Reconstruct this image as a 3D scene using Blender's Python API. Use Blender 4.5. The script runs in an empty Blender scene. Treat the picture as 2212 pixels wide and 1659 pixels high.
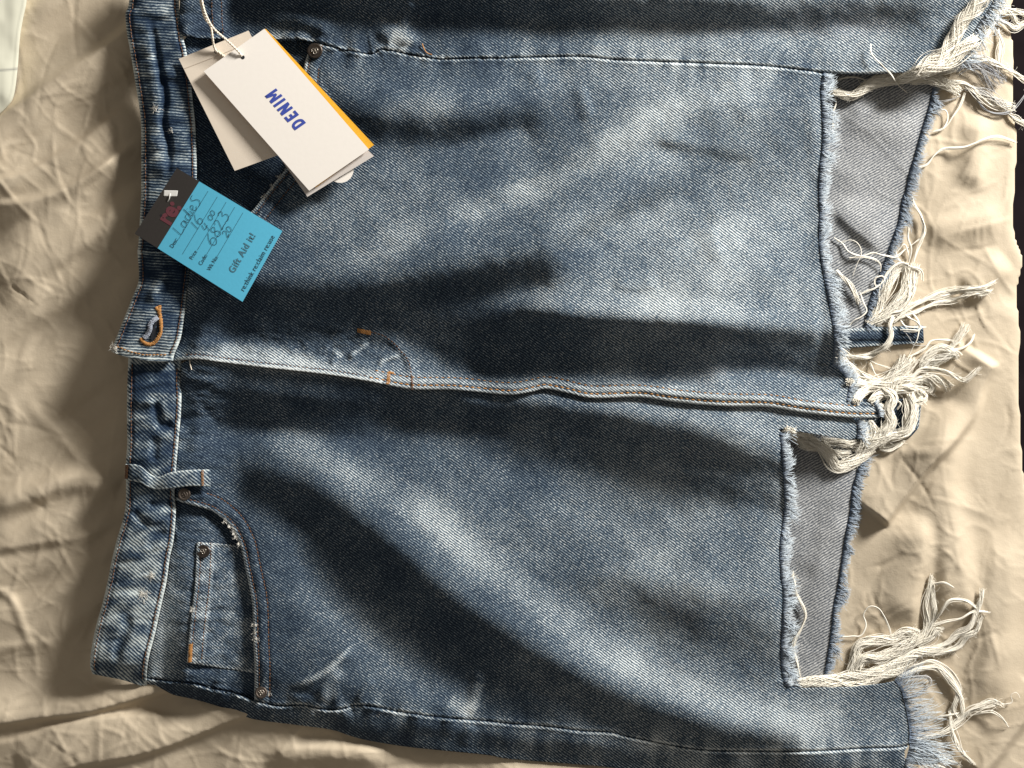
import bpy, math, random
import numpy as np
from mathutils import Vector

# ------------------------------------------------------------------ units
# layout is written in table units of 0.3436 mm; the bed plane is z = 0
S = 0.76 / 2212
HC = 2300.0
CX, CY = 1106.0, 829.5
def PW(x, y, z):
    x = np.asarray(x, float); y = np.asarray(y, float); z = np.asarray(z, float)
    k = (HC - z) / HC
    return np.stack([(x - CX) * k * S, (CY - y) * k * S, z * S], -1)

scene = bpy.context.scene
col = scene.collection
# ------------------------------------------------------------------ camera, world, lamp
cam_d = bpy.data.cameras.new('camera'); cam = bpy.data.objects.new('camera', cam_d); col.objects.link(cam)
cam.location = (0, 0, HC * S)
cam_d.sensor_width = 36; cam_d.lens = 36 * HC / 2212
cam_d.clip_start = 0.01; cam_d.clip_end = 50
scene.camera = cam
w = bpy.data.worlds.new('World'); scene.world = w; w.use_nodes = True
w.node_tree.nodes['Background'].inputs[0].default_value = (1.0, 0.90, 0.78, 1)
w.node_tree.nodes['Background'].inputs[1].default_value = 0.205
AZ = math.radians(43); EL = math.radians(24.5); DL = 2.0
ld = bpy.data.lights.new('window_light', 'AREA'); lo = bpy.data.objects.new('window_light', ld); col.objects.link(lo)
ld.shape = 'RECTANGLE'; ld.size = 0.50; ld.size_y = 0.40; ld.energy = 93; ld.color = (1.0, 0.96, 0.90)
lo.location = (DL * math.cos(EL) * math.cos(AZ), DL * math.cos(EL) * math.sin(AZ), DL * math.sin(EL))
lo.rotation_euler = (-Vector(lo.location)).to_track_quat('-Z', 'Y').to_euler()
scene.view_settings.view_transform = 'Standard'; scene.view_settings.look = 'None'
scene.view_settings.exposure = 0; scene.view_settings.gamma = 1
scene.render.engine = 'CYCLES'

rng = np.random.RandomState(7)
# ------------------------------------------------------------------ numeric helpers
def ss(a, b, x):
    t = np.clip((x - a) / (b - a), 0, 1); return t * t * (3 - 2 * t)
def vn(x, y, seed=0):
    xi = np.floor(x).astype(np.int64); yi = np.floor(y).astype(np.int64)
    fx = x - xi; fy = y - yi
    fx = fx * fx * fx * (fx * (fx * 6 - 15) + 10); fy = fy * fy * fy * (fy * (fy * 6 - 15) + 10)
    def h(a, b):
        n = (a * 374761393 + b * 668265263 + seed * 982451653) & 0x7fffffff
        n = ((n ^ (n >> 13)) * 1274126177) & 0x7fffffff
        n = (n ^ (n >> 16))
        return (n & 0xffff) / 32767.5 - 1
    a = h(xi, yi); b = h(xi + 1, yi); c = h(xi, yi + 1); d = h(xi + 1, yi + 1)
    return (a * (1 - fx) + b * fx) * (1 - fy) + (c * (1 - fx) + d * fx) * fy
def fbm(x, y, seed=0, o=3):
    v = 0; a = 1
    for i in range(o):
        v = v + a * vn(x * 2 ** i + 17.3 * i, y * 2 ** i - 9.1 * i, seed + i); a *= .5
    return v
def spline(pts, n=6, closed=False):
    P = np.asarray(pts, float)
    if len(P) < 3: return P
    Q = np.vstack([2 * P[0] - P[1], P, 2 * P[-1] - P[-2]])
    out = []
    for i in range(len(P) - 1):
        p0, p1, p2, p3 = Q[i:i + 4]
        for t in np.arange(n) / n:
            out.append(.5 * (2 * p1 + (p2 - p0) * t + (2 * p0 - 5 * p1 + 4 * p2 - p3) * t ** 2 + (3 * p1 - p0 - 3 * p2 + p3) * t ** 3))
    out.append(P[-1]); return np.array(out)
def resample(P, n):
    P = np.asarray(P, float); d = np.r_[0, np.cumsum(np.linalg.norm(np.diff(P, axis=0), axis=1))]
    t = np.linspace(0, d[-1], n)
    return np.stack([np.interp(t, d, P[:, k]) for k in range(P.shape[1])], -1)
def length(P): return float(np.linalg.norm(np.diff(P, axis=0), axis=1).sum())
def pdist(x, y, P):
    """distance, side (+ below / right-hand), arclength"""
    best = np.full(x.shape, 1e9); side = np.zeros(x.shape); arc = np.zeros(x.shape); s0 = 0
    for i in range(len(P) - 1):
        ax, ay = P[i][:2]; bx, by = P[i + 1][:2]; dx = bx - ax; dy = by - ay; L2 = dx * dx + dy * dy + 1e-9; L = L2 ** .5
        t = np.clip(((x - ax) * dx + (y - ay) * dy) / L2, 0, 1)
        d = np.hypot(x - ax - t * dx, y - ay - t * dy)
        m = d < best
        best = np.where(m, d, best)
        side = np.where(m, np.sign(dx * (y - ay) - dy * (x - ax)), side)
        arc = np.where(m, s0 + t * L, arc); s0 += L
    return best, side, arc, s0
def inside(x, y, P):
    r = np.zeros(x.shape, bool); n = len(P); j = n - 1
    for i in range(n):
        xi, yi = P[i]; xj, yj = P[j]
        if yi != yj:
            c = ((yi > y) != (yj > y)) & (x < (xj - xi) * (y - yi) / (yj - yi) + xi)
            r ^= c
        j = i
    return r
class Ridges:
    def __init__(s): s.r = []
    def add(s, pts, H, wa, wb, c=None, tl=None, n=4, p=2.0):
        P = spline(pts, n); L = length(P)
        s.r.append((P, H, wa, wb, min(wa, wb) * .25 if c is None else c, L * .25 if tl is None else tl, p))
    def __call__(s, x, y):
        z = np.zeros(x.shape)
        for P, H, wa, wb, c, tl, p in s.r:
            m = 3 * max(wa, wb)
            k = (x > P[:, 0].min() - m) & (x < P[:, 0].max() + m) & (y > P[:, 1].min() - m) & (y < P[:, 1].max() + m)
            if not k.any(): continue
            X = x[k]; Y = y[k]
            d, sd, a, L = pdist(X, Y, P)
            d = np.sqrt(d * d + c * c) - c
            # blend widths smoothly across the crest
            wv = np.where(sd > 0, wb, wa)
            f = np.exp(-(d / wv) ** p) * ss(-1, tl, a) * ss(-1, tl, L - a)
            z[k] += H * f
        return z

# ------------------------------------------------------------------ node materials
def mat(name):
    m = bpy.data.materials.new(name); m.use_nodes = True; nt = m.node_tree
    b = nt.nodes['Principled BSDF']; return m, nt, b
def N(nt, t, **kw):
    n = nt.nodes.new(t)
    for k, v in kw.items():
        if k == 'op': n.operation = v
        elif isinstance(v, (int, float, tuple)) and k.startswith('i'): n.inputs[int(k[1:])].default_value = v
        else: setattr(n, k, v)
    return n
def lk(nt, a, ao, b, bi): nt.links.new(a.outputs[ao], b.inputs[bi])
def mth(nt, op, a, b=None, clamp=False):
    n = nt.nodes.new('ShaderNodeMath'); n.operation = op; n.use_clamp = clamp
    for i, v in enumerate((a, b)):
        if v is None: continue
        if isinstance(v, (int, float)): n.inputs[i].default_value = v
        else: nt.links.new(v, n.inputs[i])
    return n.outputs[0]
def simple(name, c, rough=.6, metal=0, noise=.06, scale=2000, bump=.1):
    m, nt, b = mat(name)
    tc = N(nt, 'ShaderNodeTexCoord'); nz = N(nt, 'ShaderNodeTexNoise'); nz.inputs['Scale'].default_value = scale; nz.inputs['Detail'].default_value = 3
    lk(nt, tc, 'Object', nz, 'Vector')
    mr = N(nt, 'ShaderNodeMapRange'); mr.inputs[3].default_value = 1 - noise; mr.inputs[4].default_value = 1 + noise
    lk(nt, nz, 'Fac', mr, 0)
    vm = N(nt, 'ShaderNodeVectorMath', operation='MULTIPLY'); vm.inputs[0].default_value = c
    nt.links.new(mr.outputs[0], vm.inputs[1]); nt.links.new(vm.outputs[0], b.inputs['Base Color'])
    b.inputs['Roughness'].default_value = rough; b.inputs['Metallic'].default_value = metal
    if bump:
        bp = N(nt, 'ShaderNodeBump'); bp.inputs['Strength'].default_value = bump; bp.inputs['Distance'].default_value = .0005
        lk(nt, nz, 'Fac', bp, 'Height'); lk(nt, bp, 0, b, 'Normal')
    return m

def denim(name, dark, pale, bias=0.0, pitch=5.4, gain=1.0, contrast=.42, sheen=.0):
    """twill: UV x runs across the diagonal ribs (table units), y along them; 'wear' = dye loss, plus any light and shade put into the colour"""
    m, nt, b = mat(name)
    uv = N(nt, 'ShaderNodeUVMap', uv_map='twill'); sp = N(nt, 'ShaderNodeSeparateXYZ'); lk(nt, uv, 0, sp, 0)
    U = sp.outputs[0]; V = sp.outputs[1]
    at = N(nt, 'ShaderNodeAttribute', attribute_name='wear')
    # irregular rib position
    n1 = N(nt, 'ShaderNodeTexNoise'); n1.inputs['Scale'].default_value = .045; n1.inputs['Detail'].default_value = 2; lk(nt, uv, 0, n1, 'Vector')
    ph = mth(nt, 'ADD', mth(nt, 'MULTIPLY', U, 2 * math.pi / pitch), mth(nt, 'MULTIPLY', n1.outputs['Fac'], 5.0))
    rib = mth(nt, 'SINE', ph)
    # little yarn floats along the rib
    mp = N(nt, 'ShaderNodeMapping'); mp.inputs['Scale'].default_value = (.42, .17, 1); lk(nt, uv, 0, mp, 0)
    n2 = N(nt, 'ShaderNodeTexNoise'); n2.inputs['Scale'].default_value = 1.0; n2.inputs['Detail'].default_value = 3; n2.inputs['Roughness'].default_value = .7; lk(nt, mp, 0, n2, 'Vector')
    # slub mottling
    n3 = N(nt, 'ShaderNodeTexNoise'); n3.inputs['Scale'].default_value = .03; n3.inputs['Detail'].default_value = 6; n3.inputs['Roughness'].default_value = .62; lk(nt, uv, 0, n3, 'Vector')
    f = mth(nt, 'ADD', mth(nt, 'MULTIPLY', rib, contrast * .5), mth(nt, 'MULTIPLY', mth(nt, 'SUBTRACT', n2.outputs['Fac'], .5), 1.5 * gain))
    f = mth(nt, 'ADD', f, mth(nt, 'MULTIPLY', mth(nt, 'SUBTRACT', n3.outputs['Fac'], .5), .26))
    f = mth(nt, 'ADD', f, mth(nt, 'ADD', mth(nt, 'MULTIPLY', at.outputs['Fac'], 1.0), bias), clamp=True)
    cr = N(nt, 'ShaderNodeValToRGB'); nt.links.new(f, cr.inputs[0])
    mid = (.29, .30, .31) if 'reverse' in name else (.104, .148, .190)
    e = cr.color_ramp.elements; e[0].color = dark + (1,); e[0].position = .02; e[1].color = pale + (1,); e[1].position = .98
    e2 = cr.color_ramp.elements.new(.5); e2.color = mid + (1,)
    lk(nt, cr, 0, b, 'Base Color')
    b.inputs['Roughness'].default_value = .85; b.inputs['Specular IOR Level'].default_value = .2
    hh = mth(nt, 'ADD', mth(nt, 'MULTIPLY', rib, .5), mth(nt, 'MULTIPLY', n2.outputs['Fac'], 1.4))
    bp = N(nt, 'ShaderNodeBump'); bp.inputs['Strength'].default_value = .55; bp.inputs['Distance'].default_value = .0003
    nt.links.new(hh, bp.inputs['Height']); lk(nt, bp, 0, b, 'Normal')
    return m
DENIM = denim('washed_denim', (.008, .018, .038), (.62, .66, .66), pitch=4.9, contrast=.75, gain=1.35, bias=-.11)
DENIM_BAND = denim('waistband_denim', (.008, .021, .048), (.56, .62, .62), pitch=6.2, contrast=.75, bias=-.05)
DENIM_IN = denim('denim_reverse', (.06, .075, .10), (.64, .65, .65), pitch=5.4, contrast=.62, gain=1.3)

def yarn_mat(name, a, c):
    m, nt, b = mat(name)
    at = N(nt, 'ShaderNodeAttribute', attribute_name='tint')
    mx = N(nt, 'ShaderNodeMix', data_type='RGBA'); lk(nt, at, 'Fac', mx, 0)
    mx.inputs[6].default_value = a + (1,); mx.inputs[7].default_value = c + (1,)
    nt.links.new(mx.outputs[2], b.inputs['Base Color']); b.inputs['Roughness'].default_value = .9
    b.inputs['Specular IOR Level'].default_value = .15
    return m
YARN = yarn_mat('cotton_yarn', (.04, .08, .17), (.91, .87, .77))
FUZZ = yarn_mat('blue_white_fray', (.05, .10, .20), (.66, .73, .77))
ORANGE = simple('orange_thread', (.44, .21, .06), .7)
OLDOR = simple('faded_orange_thread', (.28, .15, .07), .75)
BROWN = simple('brown_thread', (.15, .072, .035), .7)
CREAM = simple('cream_cord', (.80, .72, .60), .8)
BRONZE = simple('aged_bronze', (.10, .082, .07), .42, .85, .25, 900, .25)
BRIGHTM = simple('worn_bright_metal', (.60, .55, .48), .35, .9)

# ------------------------------------------------------------------ mesh helpers
def mesh_from(name, V, F, m, parent=None, smooth=True, fattr=None, uv=None):
    me = bpy.data.meshes.new(name); V = np.asarray(V, np.float32); F = np.asarray(F, np.int32)
    me.vertices.add(len(V)); me.vertices.foreach_set('co', V.ravel())
    k = F.shape[1]
    me.loops.add(F.size); me.loops.foreach_set('vertex_index', F.ravel())
    me.polygons.add(len(F)); me.polygons.foreach_set('loop_start', np.arange(len(F), dtype=np.int32) * k)
    me.update(calc_edges=True)
    me.polygons.foreach_set('use_smooth', np.full(len(F), smooth))
    for nm, a in (fattr or {}).items():
        at = me.attributes.new(nm, 'FLOAT', 'POINT'); at.data.foreach_set('value', np.asarray(a, np.float32))
    if uv is not None:
        l = me.uv_layers.new(name='twill'); l.data.foreach_set('uv', np.asarray(uv, np.float32)[F.ravel()].ravel())
    me.materials.append(m); me.validate(verbose=False)
    o = bpy.data.objects.new(name, me); col.objects.link(o)
    if parent: o.parent = parent
    return o
def empty(name, loc=(0, 0, 0)):
    o = bpy.data.objects.new(name, None); col.objects.link(o); o.location = loc; o.empty_display_size = .02; return o
def tag(o, label, cat=None, group=None, kind=None):
    o['label'] = label
    if cat: o['category'] = cat
    if group: o['group'] = group
    if kind: o['kind'] = kind
    return o

def piece(name, poly, step, zf, wf, m, parent, th=5, ang=36, pad=0, holes=()):
    poly = np.asarray(poly, float)
    x0, y0 = poly.min(0) - step; x1, y1 = poly.max(0) + step
    nx = int((x1 - x0) / step) + 2; ny = int((y1 - y0) / step) + 2
    gx = x0 + np.arange(nx) * step; gy = y0 + np.arange(ny) * step
    X, Y = np.meshgrid(gx, gy); Xc = X[:-1, :-1] + step / 2; Yc = Y[:-1, :-1] + step / 2
    k = inside(Xc, Yc, poly)
    for h in holes: k &= ~inside(Xc, Yc, np.asarray(h))
    jj, ii = np.nonzero(k)
    idx = lambda a, b: a * nx + b
    F = np.stack([idx(jj, ii), idx(jj + 1, ii), idx(jj + 1, ii + 1), idx(jj, ii + 1)], -1)
    used, inv = np.unique(F, return_inverse=True); F = inv.reshape(-1, 4)
    x = X.ravel()[used].copy(); y = Y.ravel()[used].copy()
    E = np.concatenate([F[:, [0, 1]], F[:, [1, 2]], F[:, [2, 3]], F[:, [3, 0]]])
    key = E.min(1).astype(np.int64) * len(x) + E.max(1)
    u, fi, cnt = np.unique(key, return_index=True, return_counts=True)
    BE = E[fi[cnt == 1]]; bv = np.unique(BE)
    loops = [poly] + [np.asarray(h, float) for h in holes]
    bx = x[bv]; by = y[bv]; bd = np.full(len(bv), 1e9); nxp = bx.copy(); nyp = by.copy()
    for Lp in loops:
        Q = np.vstack([Lp, Lp[:1]])
        for i in range(len(Q) - 1):
            ax, ay = Q[i]; dx, dy = Q[i + 1] - Q[i]; L2 = dx * dx + dy * dy + 1e-9
            t = np.clip(((bx - ax) * dx + (by - ay) * dy) / L2, 0, 1)
            px = ax + t * dx; py = ay + t * dy; d = np.hypot(bx - px, by - py); mm = d < bd
            bd = np.where(mm, d, bd); nxp = np.where(mm, px, nxp); nyp = np.where(mm, py, nyp)
    mm = bd < step * 1.6
    x[bv[mm]] = nxp[mm]; y[bv[mm]] = nyp[mm]
    z = zf(x, y); wr = wf(x, y)
    # edge wall
    n0 = len(x); mp = {v: n0 + i for i, v in enumerate(bv)}
    lut = np.zeros(n0, np.int64); lut[bv] = n0 + np.arange(len(bv))
    W_ = np.stack([BE[:, 1], BE[:, 0], lut[BE[:, 0]], lut[BE[:, 1]]], -1)
    x = np.r_[x, x[bv]]; y = np.r_[y, y[bv]]; z = np.r_[z, z[bv] - th]; wr = np.r_[wr, wr[bv]]
    a = math.radians(ang); U = -x * math.sin(a) + y * math.cos(a); Vv = x * math.cos(a) + y * math.sin(a)
    return mesh_from(name, PW(x, y, z), np.vstack([F, W_]), m, parent, True, {'wear': wr}, np.stack([U, Vv], -1))

def tubes(name, P, R, T, m, parent=None, k=4, kind=None):
    """P (N,M,3) table units, R (N,M), T (N,M) tint"""
    P = np.asarray(P, float); n, M, _ = P.shape; R = np.broadcast_to(R, (n, M)); T = np.broadcast_to(T, (n, M))
    t = np.gradient(P, axis=1); t /= np.linalg.norm(t, axis=2, keepdims=True) + 1e-9
    up = np.array([.05, .03, 1.]); s = np.cross(t, up); s /= np.linalg.norm(s, axis=2, keepdims=True) + 1e-6
    q = np.cross(s, t)
    a = np.arange(k) * 2 * math.pi / k
    V = P[:, :, None] + R[:, :, None, None] * (np.cos(a)[None, None, :, None] * s[:, :, None] + np.sin(a)[None, None, :, None] * q[:, :, None])
    V = V.reshape(-1, 3)
    base = (np.arange(n) * M * k)[:, None, None] + (np.arange(M - 1) * k)[None, :, None]
    j = np.arange(k)[None, None]; j2 = (j + 1) % k
    F = np.stack([base + j, base + j2, base + k + j2, base + k + j], -1).reshape(-1, 4)
    o = mesh_from(name, PW(V[:, 0], V[:, 1], V[:, 2]), F, m, parent, True, {'tint': np.repeat(T.ravel(), k)})
    if kind: o['kind'] = kind
    return o

# ------------------------------------------------------------------ outline curves (table units)
BAND_L1 = spline([(284,-60),(280,-10),(277,15),(271,30),(274,70),(282,115),(295,195),(302,240),(305,275),(305,410),(304,440),(299,527),(297,545),(300,602),(287,640),(262,702),(250,732),(242,750)], 4)
BAND_R1 = spline([(386,-60),(387,12),(390,37),(397,87),(402,107),(412,175),(417,225),(422,275),(425,375),(420,480),(410,585),(405,627),(397,690),(390,732),(377,765),(374,779)], 4)
BAND_L2 = spline([(276,740),(277,775),(275,829),(274,900),(275,954),(272,1004),(272,1080),(267,1117),(252,1167),(240,1217),(235,1244),(222,1301),(207,1354),(197,1406),(195,1439),(200,1456)], 4)
BAND_R2 = spline([(393,740),(392,785),(390,829),(392,854),(390,904),(382,992),(377,1067),(380,1104),(375,1167),(367,1204),(360,1256),(350,1301),(335,1369),(322,1419),(317,1456),(319,1481)], 4)
BAND_B2 = spline([(200,1456),(225,1461),(265,1469),(300,1480),(319,1481)], 4)
SEAM_T = spline([(385,76),(412,80),(475,86),(540,86),(600,85),(645,86),(693,94),(718,101),(760,110),(803,116),(823,106),(860,112),(903,120),(953,127),(1030,125),(1106,125),(1256,122),(1331,129),(1506,136),(1659,143),(1784,157),(1859,161),(1925,158)], 4)
PLACK = spline([(372,780),(425,776),(475,782),(553,792),(628,800),(728,812),(803,825),(828,830),(890,841),(978,842),(1053,849),(1106,853),(1150,846),(1181,840),(1231,850),(1281,860),(1381,858),(1456,868),(1556,877),(1659,879),(1734,891),(1834,902),(1899,903)], 4)
SEAM_B = spline([(310,1464),(322,1466),(360,1471),(425,1479),(462,1489),(500,1496),(553,1514),(603,1525),(653,1523),(703,1533),(740,1531),(765,1524),(803,1526),(853,1536),(953,1550),(1053,1558),(1106,1564),(1181,1569),(1256,1579),(1318,1582),(1356,1591),(1456,1611),(1531,1621),(1659,1623),(1759,1623),(1859,1617),(1941,1614),(1974,1604)], 4)
OUT_B = spline([(319,1481),(350,1489),(375,1501),(412,1509),(450,1519),(500,1535),(545,1553),(640,1566),(715,1576),(758,1590),(803,1601),(878,1613),(953,1621),(1053,1631),(1106,1640),(1281,1654),(1450,1672),(1700,1695),(1960,1715)], 4)
HEM_B = spline([(1784,157),(1778,192),(1780,230),(1782,300),(1776,360),(1774,415),(1776,460),(1774,502),(1778,560),(1788,612),(1798,665),(1806,715),(1806,752),(1802,785)], 4)
HEM_B2 = spline([(1802,785),(1822,800),(1839,830),(1836,852),(1834,868)], 3)
HEM_D = spline([(1690,936),(1694,980),(1699,1055),(1699,1105),(1690,1180),(1692,1244),(1697,1280),(1695,1344),(1692,1419),(1697,1465),(1706,1482)], 4)
POCK_D = spline([(378,1080),(400,1087),(437,1097),(462,1107),(495,1134),(512,1162),(522,1189),(530,1230),(536,1256),(545,1306),(547,1381),(550,1444),(549,1512)], 4)
POCK_B = spline([(692,90),(668,110),(655,150),(654,190),(660,240),(655,290),(640,335),(615,368),(590,398),(565,430),(545,455),(515,482),(470,515),(415,545)], 4)
BACK_E1 = spline([(2030,130),(2019,200),(2006,250),(1994,287),(1981,337),(1969,375),(1961,415),(1954,430),(1946,477),(1931,522),(1916,565),(1896,615),(1879,665),(1871,712)], 4)
BACK_E2 = spline([(1991,862),(1984,925),(1969,942),(1905,965),(1872,985),(1859,1000),(1854,1030),(1846,1055),(1841,1105),(1831,1155),(1824,1205),(1814,1269),(1806,1306),(1801,1356),(1794,1406),(1786,1456),(1780,1500)], 4)

# ------------------------------------------------------------------ sheet
SR = Ridges()
def sr(P, H, *a, **k): SR.add(P, H * (1.3 if max(a[:2]) > 24 else .45), *a, **k)
sr([(-80,300),(0,258),(55,225),(100,188),(160,150),(205,122),(270,72),(320,20)], 24, 11, 70, c=3, tl=10)
sr([(-80,420),(0,392),(60,376),(140,330),(190,300),(300,210)], 15, 9, 60, c=2)
sr([(-40,450),(60,440),(150,408),(240,350),(310,300)], 16, 10, 55, c=3)
sr([(-60,520),(10,500),(90,455),(200,385),(300,330)], 14, 40, 40)
sr([(-30,660),(8,622),(30,596),(140,528),(270,448),(330,410)], 22, 34, 50, c=5)
sr([(30,622),(60,660),(95,680),(160,640),(220,560)], 7, 20, 22)
sr([(40,830),(60,740),(110,680),(150,620)], 6, 9, 12, c=2)
sr([(10,840),(30,900),(20,990)], 5, 8, 10, c=2)
sr([(60,850),(75,890),(105,920),(190,1010)], 7, 9, 12, c=2)
sr([(-60,1110),(0,1085),(80,1062),(150,1042),(225,1038),(275,1030)], 20, 26, 26, c=4)
sr([(-60,1190),(0,1180),(90,1165),(170,1155),(260,1120)], 12, 50, 14, c=4)
sr([(-60,1260),(40,1230),(150,1200),(240,1170)], 10, 30, 30)
sr([(-30,1262),(20,1290),(42,1335),(62,1385),(84,1410)], 9, 8, 8, c=2)
sr([(-60,1400),(0,1400),(80,1392),(150,1385)], 9, 9, 14, c=2)
sr([(-80,1580),(0,1560),(100,1545),(180,1535),(260,1515),(330,1495),(390,1480)], 22, 45, 8, c=3, tl=20)
sr([(60,1700),(150,1655),(230,1640),(330,1618),(420,1585),(480,1560),(560,1530)], 20, 50, 8, c=3, tl=20)
sr([(-60,1620),(40,1605),(120,1578),(200,1560),(300,1552),(420,1560)], 14, 12, 50, c=3)
sr([(560,1650),(640,1625),(760,1628),(860,1636)], 20, 18, 26)
sr([(1030,1680),(1200,1672),(1340,1690)], 10, 20, 30)
# right hand side
sr([(2150,780),(2121,830),(2104,890),(2070,940),(2034,980),(1996,1017),(1950,1075),(1905,1135)], 26, 7, 60, c=2, tl=15)
sr([(2060,860),(2045,930),(2028,1000)], 10, 22, 22)
sr([(2075,860),(2040,1010),(2045,1120),(2070,1250),(2080,1400)], 20, 30, 60)
sr([(1985,1100),(1985,1200),(1965,1290),(1960,1370)], 18, 22, 60)
sr([(2012,1080),(2010,1250),(2000,1400)], -12, 18, 18)
sr([(2170,1130),(2160,1300),(2150,1450),(2120,1560)], 16, 40, 40)
sr([(2260,1500),(2212,1558),(2170,1612),(2120,1680)], 24, 8, 40, c=2, tl=10)
sr([(2030,1600),(2090,1500),(2150,1420),(2230,1370)], 12, 24, 24)
sr([(2120,240),(2110,330),(2100,420)], 10, 20, 30)
sr([(1890,985),(1960,975),(2030,975)], 8, 8, 14, c=2)
sr([(2080,640),(2130,600),(2180,560)], 12, 26, 26)
sr([(1990,510),(2080,490),(2180,470)], 8, 26, 26)
sr([(2120,820),(2150,720),(2190,640)], 6, 34, 30)
sr([(2196,-30),(2183,50),(2191,110),(2190,200),(2188,240),(2198,300),(2192,415),(2191,502),(2206,552),(2206,577),(2197,635),(2203,715),(2202,830),(2206,955),(2216,1040),(2230,1200)], 8, 14, 20, c=3)
_r = np.random.RandomState(91)
for _ in range(230):
    rgt = _r.rand() < .4
    cx_ = _r.uniform(1880, 2190) if rgt else _r.uniform(-40, 300); cy_ = _r.uniform(0, 1660)
    if _r.rand() < .18: cx_, cy_ = _r.uniform(0, 1000), _r.uniform(1570, 1680)
    an_ = _r.choice([-.75, -.4, 1.35, .5, 1.0, -1.2]) + _r.randn() * .22; L_ = _r.uniform(30, 120); bend_ = _r.randn() * .18
    SR.r.append((spline([(cx_ + L_ * t_ * math.cos(an_ + bend_ * t_), cy_ + L_ * t_ * math.sin(an_ + bend_ * t_)) for t_ in (-1, -.4, .3, 1)], 3), _r.uniform(.7, 1.9) * _r.choice([-1, 1, 1]), 3.2, _r.uniform(3.5, 9), 1.0, L_ * .6, 2.0))
EDGE = spline([(2196,-60),(2190,-10),(2182,50),(2191,110),(2190,200),(2187,240),(2198,300),(2192,415),(2192,502),(2208,552),(2208,577),(2197,635),(2204,715),(2202,830),(2207,955),(2214,1040),(2240,1200),(2270,1400),(2300,1800)], 4)
def sheetZ(x, y):
    z = SR(x, y)
    # long soft drapes and crumpling
    a = .6; u = x * math.cos(a) - y * math.sin(a); v = x * math.sin(a) + y * math.cos(a)
    lf = ss(420, 200, x)
    z = z + 13 * fbm(u / 300, v / 66, 3, 2) * lf + 6 * fbm(x / 190, y / 230, 5, 2)
    wx = x + 18 * vn(x / 60, y / 60, 8); wy = y + 18 * vn(x / 60, y / 60, 9)
    for i, (an, sc, am) in enumerate(((1.45, 34, 1.5), (.35, 27, 1.1), (-.7, 30, 1.1), (1.9, 17, .55), (.9, 14, .5), (2.3, 44, 1.6), (.1, 60, 1.8))):
        p = wx * math.cos(an) + wy * math.sin(an); q = -wx * math.sin(an) + wy * math.cos(an)
        r = 1 - np.abs(vn(p / sc, q / (sc * 3.4), 20 + i)); patch = ss(-.2, .6, vn(x / 110, y / 110, 40 + i))
        z = z + am * 1.1 * r ** 6 * patch
    z = z + .12 * fbm(x / 9, y / 9, 60, 2)
    # flatten where the garment lies, then fall away over the mattress edge
    d, sd, a_, L = pdist(x, y, EDGE)
    inn = np.where(sd < 0, 0, d)
    return z - 9 * np.exp(-inn / 14)

# ------------------------------------------------------------------ garment height field
FR = Ridges()
def fr(*a, **k): FR.add(*a, **k)
# upper front
fr([(1320,610),(1370,618),(1425,612)], 6, 22, 10, c=3)
fr([(1530,480),(1536,520),(1555,565)], 6, 14, 22)
fr([(1250,180),(1262,220),(1275,262)], 6, 10, 18)
fr([(1150,150),(1170,190)], 5, 10, 16)
fr([(1560,150),(1600,220),(1640,260)], 6, 22, 22)
# fly and placket
fr([(464,-60),(467,0),(470,70)], 7, 12, 12, c=4, tl=4)
fr([(374,770),(425,768),(475,774),(553,784),(628,792),(728,804),(803,817),(890,833),(978,834),(1060,838)], 20, 40, 26, c=4, tl=90)
fr([(390,770),(420,752),(450,742),(500,742)], 9, 9, 12, c=3)
fr([(440,700),(430,730),(410,750)], 7, 9, 9, c=2)
fr([(798,738),(780,752),(764,764),(752,780)], 8, 5, 7, c=1.5)
fr([(730,762),(722,775),(715,790)], 5, 5, 6, c=1.5)
fr([(866,766),(846,772),(828,780),(818,794)], 8, 5, 7, c=1.5)
fr([(770,716),(740,728),(705,750),(690,768)], 7, 8, 9, c=2)
fr([(772,700),(740,706),(700,705)], 6, 10, 9, c=2)
fr([(772,716),(800,716),(840,732),(865,757),(883,782),(889,815)], 6, 12, 7, c=2, tl=10)
fr([(1150,822),(1300,812),(1456,838),(1600,848),(1760,862),(1899,884)], 12, 26, 18)
# lower front
fr([(620,1486),(660,1474),(703,1451),(735,1422),(770,1388)], 9, 9, 10, c=2.5)
fr([(700,1528),(697,1500),(712,1470),(740,1450)], 8, 10, 12, c=3)
fr([(770,1520),(788,1490),(810,1468)], 6, 7, 9, c=2)
fr([(620,1505),(660,1512),(690,1520)], 6, 8, 8, c=2)
fr([(1010,1555),(1022,1520),(1030,1480),(1040,1440)], 7, 12, 12, c=3)
fr([(405,905),(430,930),(410,985)], 7, 12, 12)
fr([(412,860),(440,905),(470,925)], 6, 10, 14)
# side parts
fr([(560,50),(620,40),(700,62),(720,90)], 9, 14, 12)
fr([(815,90),(845,72),(880,80),(890,108)], 12, 16, 20, c=4)
fr([(862,60),(880,30),(890,0)], 7, 8, 12, c=3)
fr([(500,1515),(540,1528),(600,1540)], 5, 8, 10)
fr([(1000,1615),(1010,1590),(1020,1565)], 6, 12, 12)
fr([(660,1562),(668,1545),(678,1535)], 6, 6, 8, c=2)
fr([(700,1560),(740,1545),(760,1560)], 6, 10, 10)

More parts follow.
